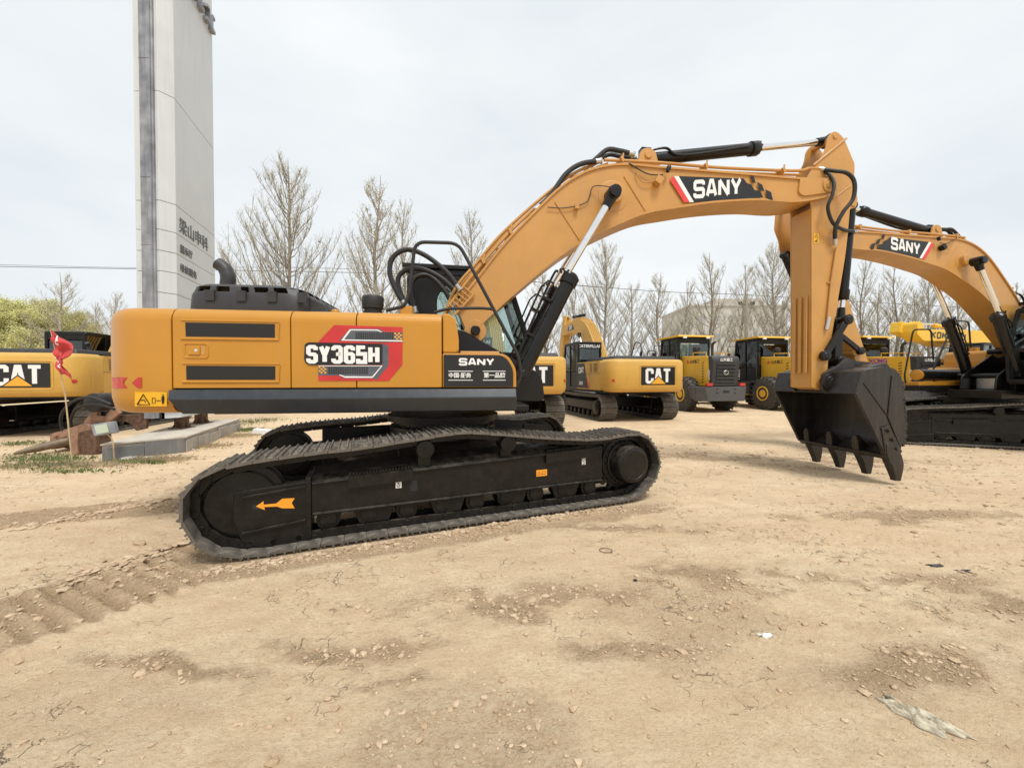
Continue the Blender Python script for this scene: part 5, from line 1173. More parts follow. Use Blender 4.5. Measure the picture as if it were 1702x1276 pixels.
def ground_z(x, y):
    d = np.hypot(x, y); near = 1-sstep(9, 22, d); u = ca*(x+1.04)+sa*(y-5.85); v = -sa*(x+1.04)+ca*(y-5.85)
    L = loose_shade_mask(x, y)
    z = .045*(fbm(x*.35, y*.35, 4)-.5)+.02*(fbm(x*1.6+4, y*1.6, 4)-.5)*near
    z = z+near*L*(.035*(fbm(x*7, y*7, 4, .6)-.5)+.018*(fbm(x*22, y*22, 3, .6)-.5))
    z = z+near*.010*(fbm(x*9+3, y*13, 5, .62)-.5)
    # faint wheel lines
    for (px, py, ang, wd, ln) in ((900, 1100, 9, .16, 2.2), (1300, 1015, 8, .2, 2.6), (500, 1030, 20, .2, 2.), (1500, 1050, 5, .15, 2)):
        X, Y = gnd(px, py); c, s = math.cos(R_(ang)), math.sin(R_(ang)); a = c*(x-X)+s*(y-Y); b = -s*(x-X)+c*(y-Y)
        env = np.exp(-(b/wd)**4-(a/ln)**4); z = z-.004*env*(.6+np.sin(b*150))*near
    # tyre prints with slanting lugs
    for (xa, ya, xb, yb, wd) in ((620, 1035, 1150, 935, .16), (1150, 1050, 1750, 975, .17), (60, 1180, 700, 1010, .15), (1180, 860, 1650, 905, .2), (760, 1180, 1350, 1085, .13)):
        Xa, Ya = gnd(xa, ya); Xb, Yb = gnd(xb, yb); ln = math.hypot(Xb-Xa, Yb-Ya); c, s = (Xb-Xa)/ln, (Yb-Ya)/ln; a = c*(x-Xa)+s*(y-Ya); b = -s*(x-Xa)+c*(y-Ya)+.08*np.sin(a*1.1)
        env = np.exp(-(b/wd)**6)*sstep(-.2, .2, a)*(1-sstep(ln-.2, ln+.3, a))*sstep(.36, .55, fbm(x*1.7+5, y*2.1, 3)); z = z-.008*env+.008*env*sstep(-.2, .5, np.sin(a*62+np.abs(b)*34))
    # crosswise grouser marks in the crawler pass
    e_ = np.maximum(0, -u-2.4); vl = v+.62*e_; vu = v+.9*np.maximum(0, -u-2.9); band = sstep(-2.05, -1.9, vl)*(1-sstep(-1.05, -.92, vu))*(1-sstep(-2.6, -2.2, u)); z = z-.02*band+.034*band*(1-sstep(-.1, .8, np.sin((u+.9*v)*33+4*fbm(x*2, y*2, 3))))*(.3+1.2*fbm(x*3, y*3, 3))
    band2 = sstep(-2.15, -2.05, vl)*(1-sstep(-1.98, -1.9, vl))+sstep(-1.1, -1.0, vu)*(1-sstep(-.93, -.85, vu)); z = z+.03*band2*(1-sstep(-2.9, -2.5, u))*(.3+fbm(x*5, y*5, 4))
    # spoil pushed up along the track and under the bucket
    z = z+.03*np.exp(-((v+1.72)/.06)**2)*(1-sstep(1.2, 2.4, u))*sstep(-2.3, -.3, u)*(.4+fbm(x*6, y*6, 3))
    z = z+.05*np.exp(-((x-6.4)**2/1.4+(y-7.3)**2/1.2))
    z = z*(1-.0*d)
    # flat under tracks
    flat = (1-sstep(1.62, 1.70, np.abs(v)))*(1-sstep(2.5, 2.8, np.abs(u))); z = z*(1-flat)-.0*flat
    return z
def coords(lo, hi, fine, a, b, g=1.07):
    c = list(np.arange(a, b, fine)); s = fine
    while c[-1] < hi: s *= g; c.append(c[-1]+s)
    s = fine; pre = []
    x = a
    while x > lo: s *= g; x -= s; pre.append(x)
    return np.array(pre[::-1]+c)
xs = coords(-1500, 1500, .026, -6.2, 6.2, 1.035); ys = coords(-1500, 2500, .021, .9, 6.3, 1.02)
X, Y = np.meshgrid(xs, ys, indexing='ij'); Zg = ground_z(X, Y)
Zg = Zg-np.where(Y > 60, 0, 0)
me = bpy.data.meshes.new('ground'); nx, ny = X.shape
co = np.stack([X, Y, Zg], -1).reshape(-1, 3).astype(np.float32)
idx = np.arange(nx*ny).reshape(nx, ny); q = np.stack([idx[:-1, :-1], idx[1:, :-1], idx[1:, 1:], idx[:-1, 1:]], -1).reshape(-1, 4)
me.vertices.add(len(co)); me.vertices.foreach_set('co', co.ravel()); me.loops.add(q.size); me.loops.foreach_set('vertex_index', q.ravel().astype(np.int32))
me.polygons.add(len(q)); me.polygons.foreach_set('loop_start', np.arange(0, q.size, 4, dtype=np.int32)); me.polygons.foreach_set('loop_total', np.full(len(q), 4, dtype=np.int32))
me.polygons.foreach_set('use_smooth', np.ones(len(q), dtype=bool)); me.update(); me.validate()
at_ = me.attributes.new('loose', 'FLOAT', 'POINT'); at_.data.foreach_set('value', loose_shade_mask(X, Y).ravel().astype(np.float32))
def dirtmat():
    m, n, l, b = nmat('dry_dirt'); t = n.new('ShaderNodeTexCoord'); b.inputs['Roughness'].default_value = .95; b.inputs['Specular IOR Level'].default_value = .15
    def noise(sc, det=6, ro=.6, mapsc=None, dist=0):
        z = n.new('ShaderNodeTexNoise'); z.inputs['Scale'].default_value = sc; z.inputs['Detail'].default_value = det; z.inputs['Roughness'].default_value = ro; z.inputs['Distortion'].default_value = dist
        if mapsc:
            mp = n.new('ShaderNodeMapping'); mp.inputs['Scale'].default_value = mapsc; mp.inputs['Rotation'].default_value = (0, 0, R_(-14)); l.new(t.outputs['Object'], mp.inputs[0]); l.new(mp.outputs[0], z.inputs['Vector'])
        else: l.new(t.outputs['Object'], z.inputs['Vector'])
        return z.outputs['Fac']
    def rng_(s, a, b_, c=0, d=1):
        r = n.new('ShaderNodeMapRange'); r.inputs[1].default_value = a; r.inputs[2].default_value = b_; r.inputs[3].default_value = c; r.inputs[4].default_value = d; l.new(s, r.inputs[0]); return r.outputs[0]
    def mix(f, c1, c2):
        x = n.new('ShaderNodeMixRGB')
        if isinstance(f, float): x.inputs[0].default_value = f
        else: l.new(f, x.inputs[0])
        for k, c in ((1, c1), (2, c2)):
            if isinstance(c, tuple): x.inputs[k].default_value = (*c, 1)
            else: l.new(c, x.inputs[k])
        return x.outputs[0]
    def math_(op, a, b_):
        x = n.new('ShaderNodeMath'); x.operation = op
        for k, c in ((0, a), (1, b_)):
            if isinstance(c, (int, float)): x.inputs[k].default_value = c
            else: l.new(c, x.inputs[k])
        return x.outputs[0]
    big = noise(.55, 6, .62, (1, 2.2, 1)); med = noise(3.2, 8, .68, (1, 1.7, 1)); fine = noise(38, 8, .75); grit = noise(150, 4, .7)
    lo = n.new('ShaderNodeAttribute'); lo.attribute_name = 'loose'
    c = mix(rng_(big, .38, .62), DC['pale'], DC['tan'])
    c = mix(rng_(med, .42, .68, 0, .75), c, DC['mid'])
    lf = math_('ADD', lo.outputs['Fac'], math_('ADD', math_('MULTIPLY', math_('SUBTRACT', fine, .5), 1.1), math_('MULTIPLY', math_('SUBTRACT', noise(11, 6, .7), .5), 1.3)))
    lm = rng_(lf, .30, .62); c = mix(math_('MULTIPLY', lm, .7), c, DC['loose'])  # loose soil tone, which also paints the shaded rib troughs
    c = mix(rng_(fine, .50, .70, 0, .55), c, DC['dark'])
    c = mix(math_('MULTIPLY', rng_(noise(17, 7, .72, (1, 2.4, 1)), .5, .64), .6), c, DC['mid'])
    c = mix(rng_(grit, .62, .72, 0, .35), c, DC['light'])
    # shrinkage cracks in the crust
    wn_ = n.new('ShaderNodeTexNoise'); wn_.inputs['Scale'].default_value = 5; wn_.inputs['Detail'].default_value = 4; l.new(t.outputs['Object'], wn_.inputs['Vector'])
    va = n.new('ShaderNodeVectorMath'); va.operation = 'SCALE'; va.inputs['Scale'].default_value = .35; l.new(wn_.outputs['Color'], va.inputs[0])
    vb = n.new('ShaderNodeVectorMath'); vb.operation = 'ADD'; l.new(t.outputs['Object'], vb.inputs[0]); l.new(va.outputs[0], vb.inputs[1])
    cracks = None
    for sc, wd in ((2.3, .012), (6.5, .022)):
        vo = n.new('ShaderNodeTexVoronoi'); vo.feature = 'DISTANCE_TO_EDGE'; vo.inputs['Scale'].default_value = sc; l.new(vb.outputs[0], vo.inputs['Vector'])
        e = rng_(vo.outputs['Distance'], 0, wd, 1, 0); cracks = e if cracks is None else math_('MAXIMUM', cracks, e)
    msk = math_('MULTIPLY', rng_(noise(1.1, 4, .6), .53, .62), rng_(noise(9, 4, .6), .45, .6)); ck = math_('MULTIPLY', cracks, msk)
    c = mix(math_('MULTIPLY', ck, .38), c, (.2, .13, .08))
    l.new(c, b.inputs['Base Color'])
    # bump: pebbly grit, stronger in loose soil, and cracks
    h = math_('MULTIPLY', fine, rng_(lo.outputs['Fac'], 0, 1, .5, 1.6)); h = math_('ADD', h, math_('MULTIPLY', grit, .25)); h = math_('ADD', h, math_('MULTIPLY', med, 1.1)); h = math_('SUBTRACT', h, math_('MULTIPLY', ck, .9))
    vp = n.new('ShaderNodeTexVoronoi'); vp.inputs['Scale'].default_value = 26; l.new(vb.outputs[0], vp.inputs['Vector']); h = math_('ADD', h, math_('MULTIPLY', rng_(vp.outputs['Distance'], 0, .5, .55, 0), rng_(lo.outputs['Fac'], .1, .8)))
    bp = n.new('ShaderNodeBump'); bp.inputs['Strength'].default_value = 1.0; bp.inputs['Distance'].default_value = .036; l.new(h, bp.inputs['Height']); l.new(bp.outputs[0], b.inputs['Normal'])
    return m
DC = dict(pale=(.78, .62, .415), tan=(.69, .52, .335), mid=(.60, .43, .265), loose=(.62, .435, .262), dark=(.40, .26, .145), light=(.78, .64, .45))
me.materials.append(dirtmat()); go = bpy.data.objects.new('ground', me); COL.objects.link(go); tag(go, kind='structure')
def gz(x, y): return float(ground_z(np.array([x]), np.array([y]))[0])
b = MB(); b.box(-140, 140, 37, 120, -.06, .05); b.build('concrete_yard', M['yard'], kind='structure')
# ------------------------------------------------------------------ clods, gravel
ico = bmesh.new(); bmesh.ops.create_icosphere(ico, subdivisions=1, radius=1); IV = np.array([v.co[:] for v in ico.verts]); IF = np.array([[v.index for v in f.verts] for f in ico.faces]); ico.free()
def scatter_clods(name, m, pts, sizes, seed, flat=.6, kind='stuff'):
    r = np.random.default_rng(seed); n = len(pts); V = []; 
    base = np.repeat(IV[None], n, 0)*(1+.45*(r.random((n, len(IV), 1))-.5)); base = base*(np.array([1, 1, flat])*(1+.7*(r.random((n, 1, 3))-.5)))
    a = r.random(n)*6.283; c, s = np.cos(a), np.sin(a); x = base[..., 0]*c[:, None]-base[..., 1]*s[:, None]; y = base[..., 0]*s[:, None]+base[..., 1]*c[:, None]
    V = np.stack([x, y, base[..., 2]], -1)*sizes[:, None, None]; z = ground_z(pts[:, 0], pts[:, 1])
    V = V+np.stack([pts[:, 0], pts[:, 1], z+sizes*.22], -1)[:, None, :]
    F = (IF[None]+(np.arange(n)*len(IV))[:, None, None]).reshape(-1, 3); V = V.reshape(-1, 3)
    me = bpy.data.meshes.new(name); me.from_pydata(V.tolist(), [], F.tolist()); me.materials.append(m); me.update()
    o = bpy.data.objects.new(name, me); COL.objects.link(o); return tag(o, kind=kind)
def clodmat():
    m, n, l, b = nmat('dirt_clod'); t = n.new('ShaderNodeTexCoord'); z = n.new('ShaderNodeTexNoise'); z.inputs['Scale'].default_value = 9; z.inputs['Detail'].default_value = 6; l.new(t.outputs['Object'], z.inputs['Vector'])
    r = n.new('ShaderNodeValToRGB'); r.color_ramp.elements[0].position = .35; r.color_ramp.elements[1].position = .68; r.color_ramp.elements[0].color = (.40, .28, .17, 1); r.color_ramp.elements[1].color = (.60, .46, .31, 1); l.new(z.outputs['Fac'], r.inputs[0]); l.new(r.outputs[0], b.inputs['Base Color']); b.inputs['Roughness'].default_value = .95
    z2 = n.new('ShaderNodeTexNoise'); z2.inputs['Scale'].default_value = 90; l.new(t.outputs['Object'], z2.inputs['Vector']); bp = n.new('ShaderNodeBump'); bp.inputs['Strength'].default_value = .5; bp.inputs['Distance'].default_value = .01; l.new(z2.outputs['Fac'], bp.inputs['Height']); l.new(bp.outputs[0], b.inputs['Normal']); return m
CM = clodmat()
N0 = 460000; pd = rng.random((N0, 2)); dd = .95+9.5*pd[:, 1]**1.25; px = (pd[:, 0]*2-1)*1.42*dd; pts = np.stack([px, dd], -1)
Lm = loose_shade_mask(pts[:, 0], pts[:, 1]); clump = sstep(.40, .62, fbm(pts[:, 0]*2.6+50, pts[:, 1]*2.6, 3))
keep = rng.random(N0) < (.03+.34*np.clip((Lm-.1)*1.6, 0, 1)*(.12+clump)); pts = pts[keep]
u_ = ca*(pts[:, 0]+1.04)+sa*(pts[:, 1]-5.85); v_ = -sa*(pts[:, 0]+1.04)+ca*(pts[:, 1]-5.85); ok = ~((np.abs(v_) < 1.64) & (np.abs(u_) < 2.6)); pts = pts[ok]
sz = .0028+.010*rng.random(len(pts))**7+.022*rng.random(len(pts))**26; sz *= (.62+.14*pts[:, 1])
scatter_clods('gravel', CM, pts, sz, 1)
# spoil crumbled along the outer edge of the near track
n = 900; uu = rng.uniform(-2.5, 2.2, n); vv = -1.66-np.abs(rng.normal(0, .07, n)); P_ = np.stack([-1.04+ca*uu-sa*vv, 5.85+sa*uu+ca*vv], -1)
scatter_clods('spoil', CM, P_, .008+.026*rng.random(n)**3, 2)
# broken plates of crust along the rut edges
n = 260; t_ = rng.random(n); A_ = np.array(gnd(105, 968)); B_ = np.array(gnd(300, 905)); P_ = A_+(B_-A_)*t_[:, None]+rng.normal(0, 1, (n, 2))*np.array([.12, .07])
C_ = np.array(gnd(560, 905)); D_ = np.array(gnd(960, 842)); P2_ = C_+(D_-C_)*rng.random(n)[:, None]+rng.normal(0, .05, (n, 2)); E_ = np.array(gnd(30, 880)); F_ = np.array(gnd(280, 828)); P3_ = E_+(F_-E_)*rng.random(n)[:, None]+rng.normal(0, .05, (n, 2))
P_ = np.concatenate([P_, P2_, P3_]); u_ = ca*(P_[:, 0]+1.04)+sa*(P_[:, 1]-5.85); v_ = -sa*(P_[:, 0]+1.04)+ca*(P_[:, 1]-5.85); P_ = P_[~((np.abs(v_) < 1.66) & (np.abs(u_) < 2.75))]
scatter_clods('crust_plates', CM, P_, .012+.045*rng.random(len(P_))**2.5, 3, .28)
# single clods one can point at
CL_ = ['larger clod of the cluster low in the middle foreground', 'middle clod of the cluster low in the middle foreground', 'rightmost clod of the cluster low in the middle foreground', 'lone clod at the bottom edge left of the middle cluster', 'big flat clod just left of the near track idler', 'flat clod at the left end of the broken crust by the rut', 'clod on the dirt right below the side frame of the near track', 'clod in the churned soil left of the small wire ring', 'clod on the dirt midway between wire ring and right edge', 'lone small clod at the bottom right of the middle foreground', 'small clod just below the white plastic scrap']
for k, (px_, py_, s_) in enumerate(((705, 1212, .022), (722, 1190, .018), (748, 1183, .015), (640, 1240, .02), (232, 905, .05), (190, 930, .045), (655, 925, .03), (760, 998, .035), (1300, 972, .02), (990, 1245, .018), (1250, 1112, .012))):
    x, y = gnd(px_, py_); o = scatter_clods('dirt_clod', CM, np.array([[x, y]]), np.array([s_]), 30+k, .55, None); tag(o, CL_[k], 'clod', 'loose dirt clods')
    if 'kind' in o: del o['kind']
# ------------------------------------------------------------------ litter and small things on the ground
def crumple(name, label, cat, px_, py_, rx, ry, h, m, seed, n=26, ang=0):
    X0, Y0 = gnd(px_, py_); r = random.Random(seed); vs = []; fs = []
    for i in range(n+1):
        for j in range(n+1):
            u = i/n*2-1; v = j/n*2-1; R0 = 1-.25*abs(math.sin(3*math.atan2(v, u)+seed)); k = R0
            m_ = max(abs(u), abs(v)); hyp = math.hypot(u, v) or 1; du, dv = u/hyp*m_, v/hyp*m_; k = 1-.16*m_*(math.sin(5*math.atan2(v, u)+seed)+.6*math.sin(11*math.atan2(v, u)+2*seed)); x = du*rx*k; y = dv*ry*k+.35*rx*du*du; c, s = math.cos(ang), math.sin(ang); X1 = X0+c*x-s*y; Y1 = Y0+s*x+c*y
            e = max(0, 1-max(abs(u), abs(v))**4)
            z = float(fbm(np.array([u*2.2+seed]), np.array([v*3.2+seed*3]), 4)[0])
            vs.append((X1, Y1, gz(X1, Y1)+.002+h*e*z+.25*h*abs(math.sin(7*u+4*z*3))*e))
    for i in range(n):
        for j in range(n): a = i*(n+1)+j; fs.append((a, a+1, a+n+2, a+n+1))
    b = MB(); b.add(vs, fs, True); o = b.build(name, m, None, 0, label, cat, angle=60); o.modifiers.new('s', 'SOLIDIFY').thickness = .002; return o
crumple('plastic_bag', 'white crumpled plastic scrap on bare dirt right of centre', 'litter', 1273, 1057, .045, .022, .03, M['litter'], 2, 14)
crumple('sack', 'grey green torn sackcloth half buried in the dirt at lower right', 'sack', 1530, 1200, .15, .06, .05, M['sack'], 5, 44, R_(-48))
crumple('black_scrap', 'thin black plastic strip on the dirt at the right', 'litter', 1557, 941, .07, .02, .02, M['blackbag'], 3, 10)
crumple('grey_scrap', 'flat dark grey plastic piece right of the black strip', 'litter', 1605, 950, .07, .02, .015, M['blackbag'], 4, 10)
crumple('black_scrap', 'tiny black lump below the wire ring', 'litter', 1056, 967, .018, .012, .02, M['blackbag'], 6, 8)
crumple('white_scrap', 'tiny white scrap on the dirt left of the near track', 'litter', 280, 908, .03, .02, .02, M['litter'], 7, 8)
x, y = gnd(1007, 916); b = MB(); b.tube([(x+.062*math.cos(t), y+.05*math.sin(t), gz(x, y)+.012) for t in [2*PI*k/32 for k in range(33)]], .0035, 6); b.build('wire_ring', M['rust'], None, 0, 'small rusty wire ring lying flat on the dirt', 'wire ring')
for k, (px_, py_, a, L) in enumerate(((1010, 1000, 1.9, .12), (1290, 1020, -.6, .10), (1090, 1180, -.5, .05), (1220, 1188, .1, .05))):
    x, y = gnd(px_, py_); b = MB(); b.tube([(x-L/2*math.cos(a), y-L/2*math.sin(a), gz(x, y)+.004), (x, y, gz(x, y)+.008), (x+L/2*math.cos(a), y+L/2*math.sin(a), gz(x, y)+.004)], .003, 5); b.build('stick', M['straw'], None, 0, ('upright-looking pale stalk just below the wire ring', 'pale stalk just above the white plastic scrap', 'short pale stalk low in the foreground left of the white scrap', 'short pale stalk below the white plastic scrap')[k], 'stick', 'dry stalks on the dirt')
#PART5
# ------------------------------------------------------------------ sign tower on its plinth
def oct_frame(): return frame(0, 0, 0, 0)
# plinth: long low block, slate front, broken render on its side
A0 = Vector((*gnd(170, 768), 0)); A1 = Vector((*gnd(307, 752), 0)); d1 = (A1-A0).normalized(); n1 = Vector((-d1.y, d1.x, 0)); 
C0 = Vector((at(398, 718, 12.6)[0], 12.6, 0)); d2 = (C0-A1).normalized()
B0 = A0+d2*(C0-A1).length
pl = root('plinth', Matrix.Translation((A0+A1)/2), 'low plinth with grey slate tiles under the tall sign tower', 'plinth')
b = MB(); hh = .335
b.prism([(p.x, p.y) for p in (A0, A1, C0, B0)], -.05, hh, 'z'); b.build('plinth_core', M['concrete'], pl, bevel=.01)
b = MB(); b.prism([(p.x, p.y) for p in (A0-d1*.03-n1*.03, A1+d1*.03-n1*.03, C0+d1*.03+d2*.05, B0-d1*.03+d2*.05)], hh, hh+.035, 'z'); b.build('top_slab', M['topslab'], pl, bevel=.004)
L = (A1-A0).length
for k in range(2):
    b = MB(); s0 = A0+d1*(L*(.0 if k == 0 else .485)); s1 = A0+d1*(L*(.475 if k == 0 else .995)); c = (s0+s1)/2-n1*.018; c.z = .14 if k == 0 else .165
    b.obox(c, (s1-s0)/2, n1*.015, Vector((0, 0, .135 if k == 0 else .165))); b.build('slate_tile', M['tile'], pl, bevel=.003)
for k in range(6):
    L2 = (C0-A1).length; s0 = A1+d2*(L2*k/6+.02); s1 = A1+d2*(L2*(k+1)/6-.02); nn = Vector((d2.y, -d2.x, 0)); c = (s0+s1)/2+nn*.02; c.z = .15-(k % 3)*.015
    b = MB(); b.obox(c, (s1-s0)/2, nn*(.018+.006*(k % 2)), Vector((0, 0, .15-(k % 3)*.015))); b.build('stone_block', M['concrete'], pl, bevel=.012)
# tower
q = [at(222, 153, 9.38), at(262, 153, 9.36), at(290, 164, 9.62), at(355, 248, 11.75)]
P0, P1, P2, P3 = [Vector((p[0], p[1], 0)) for p in q]
d3 = (P3-P2).normalized(); P5 = P0+d3*(P3-P2).length*1.02+Vector((0, .2, 0)); P4 = P3+(P5-P3)*.5
tower = root('sign_tower', Matrix.Translation((P1+P3)/2), 'tall pale panelled sign tower with dark lettering at the left', 'sign tower')
TZ = 15.5; out = [P0, P1, P2, P3, P3+(P5-P3)*.999]
# horizontal seams by height, read on the chamfer at px 290
def zat(py, Yd): return at(290, py, Yd)[2]
seams = [zat(s, 9.62) for s in (164, 341, 388, 422, 455, 490, 522)]
lv = sorted([.92]+seams+[zat(-60, 9.62), TZ])
for k in range(len(lv)-1):
    b = MB(); b.prism([(p.x, p.y) for p in out], lv[k]+.012, lv[k+1], 'z'); b.build('panel', M['panel'], tower, bevel=.006)
b = MB(); cc = sum(out, Vector((0, 0, 0)))/len(out); b.prism([((p.x-cc.x)*.97+cc.x, (p.y-cc.y)*.97+cc.y) for p in out], .95, TZ-.02, 'z'); b.build('tower_core', M['seam'], tower)
pc = (P0+P1)/2+(P1-P0)*.13; e = (P1-P0).normalized(); nf = Vector((e.y, -e.x, 0))
b = MB(); b.prism([((pc+e*x+nf*y).x, (pc+e*x+nf*y).y) for x, y in ((-.15, .0), (.15, .0), (.15, .05), (.13, .06), (.13, .11), (-.13, .11), (-.13, .06), (-.15, .05))], .72, TZ-.1, 'z')
for z in (1.9, 3.3, 4.9, 6.5, 9.3): c = pc+nf*.115; c.z = z; b.obox(c, e*.13, nf*.004, Vector((0, 0, .012)))
b.build('steel_column', M['galv'], tower, bevel=.004)
b = MB(); c = pc-e*.155+nf*.02; b.prism([((c+e*x+nf*y).x, (c+e*x+nf*y).y) for x, y in ((-.035, 0), (.0, 0), (.0, .02), (-.035, .02))], .95, TZ-.1, 'z'); b.build('dark_groove', M['seam'], tower)
# bottom ring beam and feet
b = MB(); b.prism([(p.x, p.y) for p in (P1+d3*.1, P2+d3*.1, P3, P4)], .70, .93, 'z'); b.build('ring_beam', M['panel'], tower, bevel=.01)
for t in (.28, .78):
    c = P2.lerp(P3, t)+(P5-P3).normalized()*.25; z0 = hh+.036
    b = MB(); b.obox(c+Vector((0, 0, z0+.012)), (.2, 0, 0), (0, .2, 0), (0, 0, .012)); b.box(c.x-.11, c.x+.11, c.y-.11, c.y+.11, z0+.02, .72)
    for a in range(8):
        an = a*PI/4; u = Vector((math.cos(an), math.sin(an), 0)); v = Vector((-u.y, u.x, 0)); p = c+Vector((0, 0, z0+.02))
        vs = [p+u*.1-v*.006, p+u*.2-v*.006, p+u*.1-v*.006+Vector((0, 0, .2)), p+u*.1+v*.006, p+u*.2+v*.006, p+u*.1+v*.006+Vector((0, 0, .2))]; b.add(vs, [(0, 1, 2), (3, 5, 4), (0, 3, 4, 1), (1, 4, 5, 2), (2, 5, 3, 0)])
    b.build('steel_foot', M['rust'], tower)
# lettering on the long face (read left to right from the yard)
nl = Vector((d3.y, -d3.x, 0))
def face_text(txt, size, f, z, off):
    o = P2.lerp(P3, f)+nl*.003; font_text(I4, txt, size, (o.x, o.y, z), d3, (0, 0, 1), M['signtext'], tower, offset=off, thick=.012)
face_text('梁山申科', .41, .06, zat(383, 9.75), .001); face_text('展示厅', .22, .07, zat(417, 9.75), .003); face_text('维修服务', .22, .07, zat(449, 9.75), .003)
for k, t in enumerate('SHENKE'[:0]): pass
o = P2.lerp(P3, .22)+nl*.003
for k in range(6):
    b = MB(); f0 = .12+k*.16; c = P2.lerp(P3, f0)+nl*.05; c.z = 12.0; b.obox(c, d3*.09, nl*.07, Vector((0, 0, .045))); b.obox(c+Vector((0, 0, .38)), d3*.075, nl*.07, Vector((0, 0, .04))); b.obox(c+Vector((0, 0, .19))-d3*.075*(1 if k % 2 else -1), d3*.022, nl*.07, Vector((0, 0, .2)))
    b.build('raised_letter', M['galv'], tower)
# ------------------------------------------------------------------ red flag, floodlight, breaker, rubble
x, y = gnd(120, 765); fr_ = root('flag', Matrix.Translation((x, y, 0)), 'torn red flag on a thin bamboo pole in front of the left yellow excavator', 'flag')
tp = Vector(at(84, 548, y-.1)); b = MB(); b.tube([(x, y, -.05), (x*.5+tp.x*.5+.02, y, tp.z*.5), tp], [.013, .012, .008], 8); b.build('pole', M['bamboo'], fr_)
vs = []; fs = []; nu, nv = 14, 26; p0 = Vector((x, y, 0)); pd_ = (p0-tp).normalized()
for j in range(nv+1):
    v = j/nv
    w = .48*(max(.3, math.sin(PI*min(1, v*2.2))) if v < .45 else .22+.14*abs(math.sin(v*9)))
    for i in range(nu+1):
        u = i/nu; p = tp+pd_*(.85*v)+Vector((w*u*(1 if v < .5 else .9)+.12*u*v, .07*math.sin(u*9+v*6)*u+.03*math.sin(v*20), -.25*u*u-.05*math.sin(u*7)*v)); vs.append(p)
for j in range(nv):
    for i in range(nu): a = j*(nu+1)+i; fs.append((a, a+1, a+nu+2, a+nu+1))
b = MB(); b.add(vs, fs, True); cl = b.build('cloth', M['flag'], fr_, angle=180); cl.modifiers.new('s', 'SOLIDIFY').thickness = .003
for (v0, u0, L_) in ((.12, .35, .10), (.22, .3, .12), (.5, .3, .1), (.62, .2, .12), (.75, .3, .1)):
    pts_ = []
    for k in range(5):
        i = int((u0+.06*math.sin(k*2))*nu); j = min(nv, int((v0+k*.03)*nv)); pts_.append(vs[j*(nu+1)+i]+Vector((0, -.008, 0)))
    b = MB(); b.tube(pts_, .012, 5); b.build('white_marking', M['letter'], cl)
# floodlight
x, y = gnd(190, 768); fl = root('floodlight', Matrix.Translation((x, y, 0)), 'small floodlight with pale green glass beside the plinth corner', 'floodlight')
c = Vector((*at(175, 712, y-.05),)); b = MB(); b.obox(c, (.20, .03, .03), (-.02, .05, 0), (-.03, -.0, .115)); bd = b.build('lamp_body', M['galv'], fl, bevel=.015)
b = MB(); b.obox(c+Vector((-.03, -.058, 0)), (.13, .01, .02), (0, .006, 0), (-.02, 0, .085)); b.build('lamp_glass', mat('pale_green_glass', (.5, .58, .45), .2), bd)
b = MB(); b.tube(sm([(c.x+.02, c.y, c.z-.1), (c.x+.12, c.y+.02, c.z-.25), (x, y, .0)], 4), .012, 6); b.build('stand', M['bamboo'], fl)
# hydraulic breaker: rusty bracket, body and chisel lying on the ground
x0, y0 = gnd(120, 765); br = root('hydraulic_breaker', Matrix.Translation((x0-.6, y0+.4, 0)), 'rusty hydraulic breaker lying with its pointed chisel towards the left', 'breaker')
tipp = Vector((*gnd(22, 772), .05)); tipp = Vector((at(22, 770, 8.3)[0], 8.3, .06)); base = Vector(at(116, 748, 8.9)); base.z = .25
d = (base-tipp).normalized(); Lc = (base-tipp).length
b = MB(); b.lathe(tipp, d, [(0, .012), (.06, .04), (.35, .085), (.5, .09), (Lc, .09), (Lc+.3, .09)], 24); b.build('chisel', M['chisel'], br)
b = MB(); b.lathe(base-d*.02, d, [(0, .12), (.12, .16), (.2, .16)], 24); b.build('bushing', M['rust'], br)
def plate(poly, Yd, th, m, name, tilt=0):
    b = MB(); P = [Vector(at(px_, py_, Yd)) for px_, py_ in poly]; N = Vector((tilt, 1, 0)).normalized()
    n = len(P); b.add(P+[p+N*th for p in P], [list(range(n)), list(range(2*n-1, n-1, -1))]+[(i, (i+1) % n, n+(i+1) % n, n+i) for i in range(n)]); return b.build(name, m, br, bevel=.01)
plate([(124, 719), (158, 712), (159, 757), (124, 766)], 8.5, .35, M['rust'], 'housing')
plate([(117, 721), (129, 719), (129, 765), (120, 766)], 8.46, .38, M['rustlt'], 'side_plate')
plate(fillet([(82, 725), (92, 723), (94, 746), (84, 747)], 1, 2), 8.8, .3, M['rustlt'], 'side_plate')
plate(fillet([(82, 722), (138, 704), (150, 706), (158, 712), (124, 720), (94, 731), (82, 728)], 2, 2), 8.85, .07, M['rustlt'], 'top_arm')
plate(fillet([(138, 702), (152, 685), (158, 668), (170, 672), (160, 690), (174, 692), (188, 675), (200, 686), (176, 706), (150, 712)], 2, 2), 9.1, .07, M['rustlt'], 'fork_arm')
plate(fillet([(185, 690), (243, 688), (243, 712), (226, 716), (216, 704), (200, 698), (186, 704)], 2, 2), 9.5, .07, M['rust'], 'rear_arm')
plate([(94, 731), (124, 726), (124, 748), (94, 742)], 9.1, .2, M['rust'], 'housing')
b = MB(); c = Vector(at(176, 668, 9.2)); b.lathe(c-Vector((0, .3, 0)), (0, 1, 0), [(0, .19), (.02, .22), (.5, .22), (.52, .19)], 24); b.build('mount_pin', M['rubber'], br)
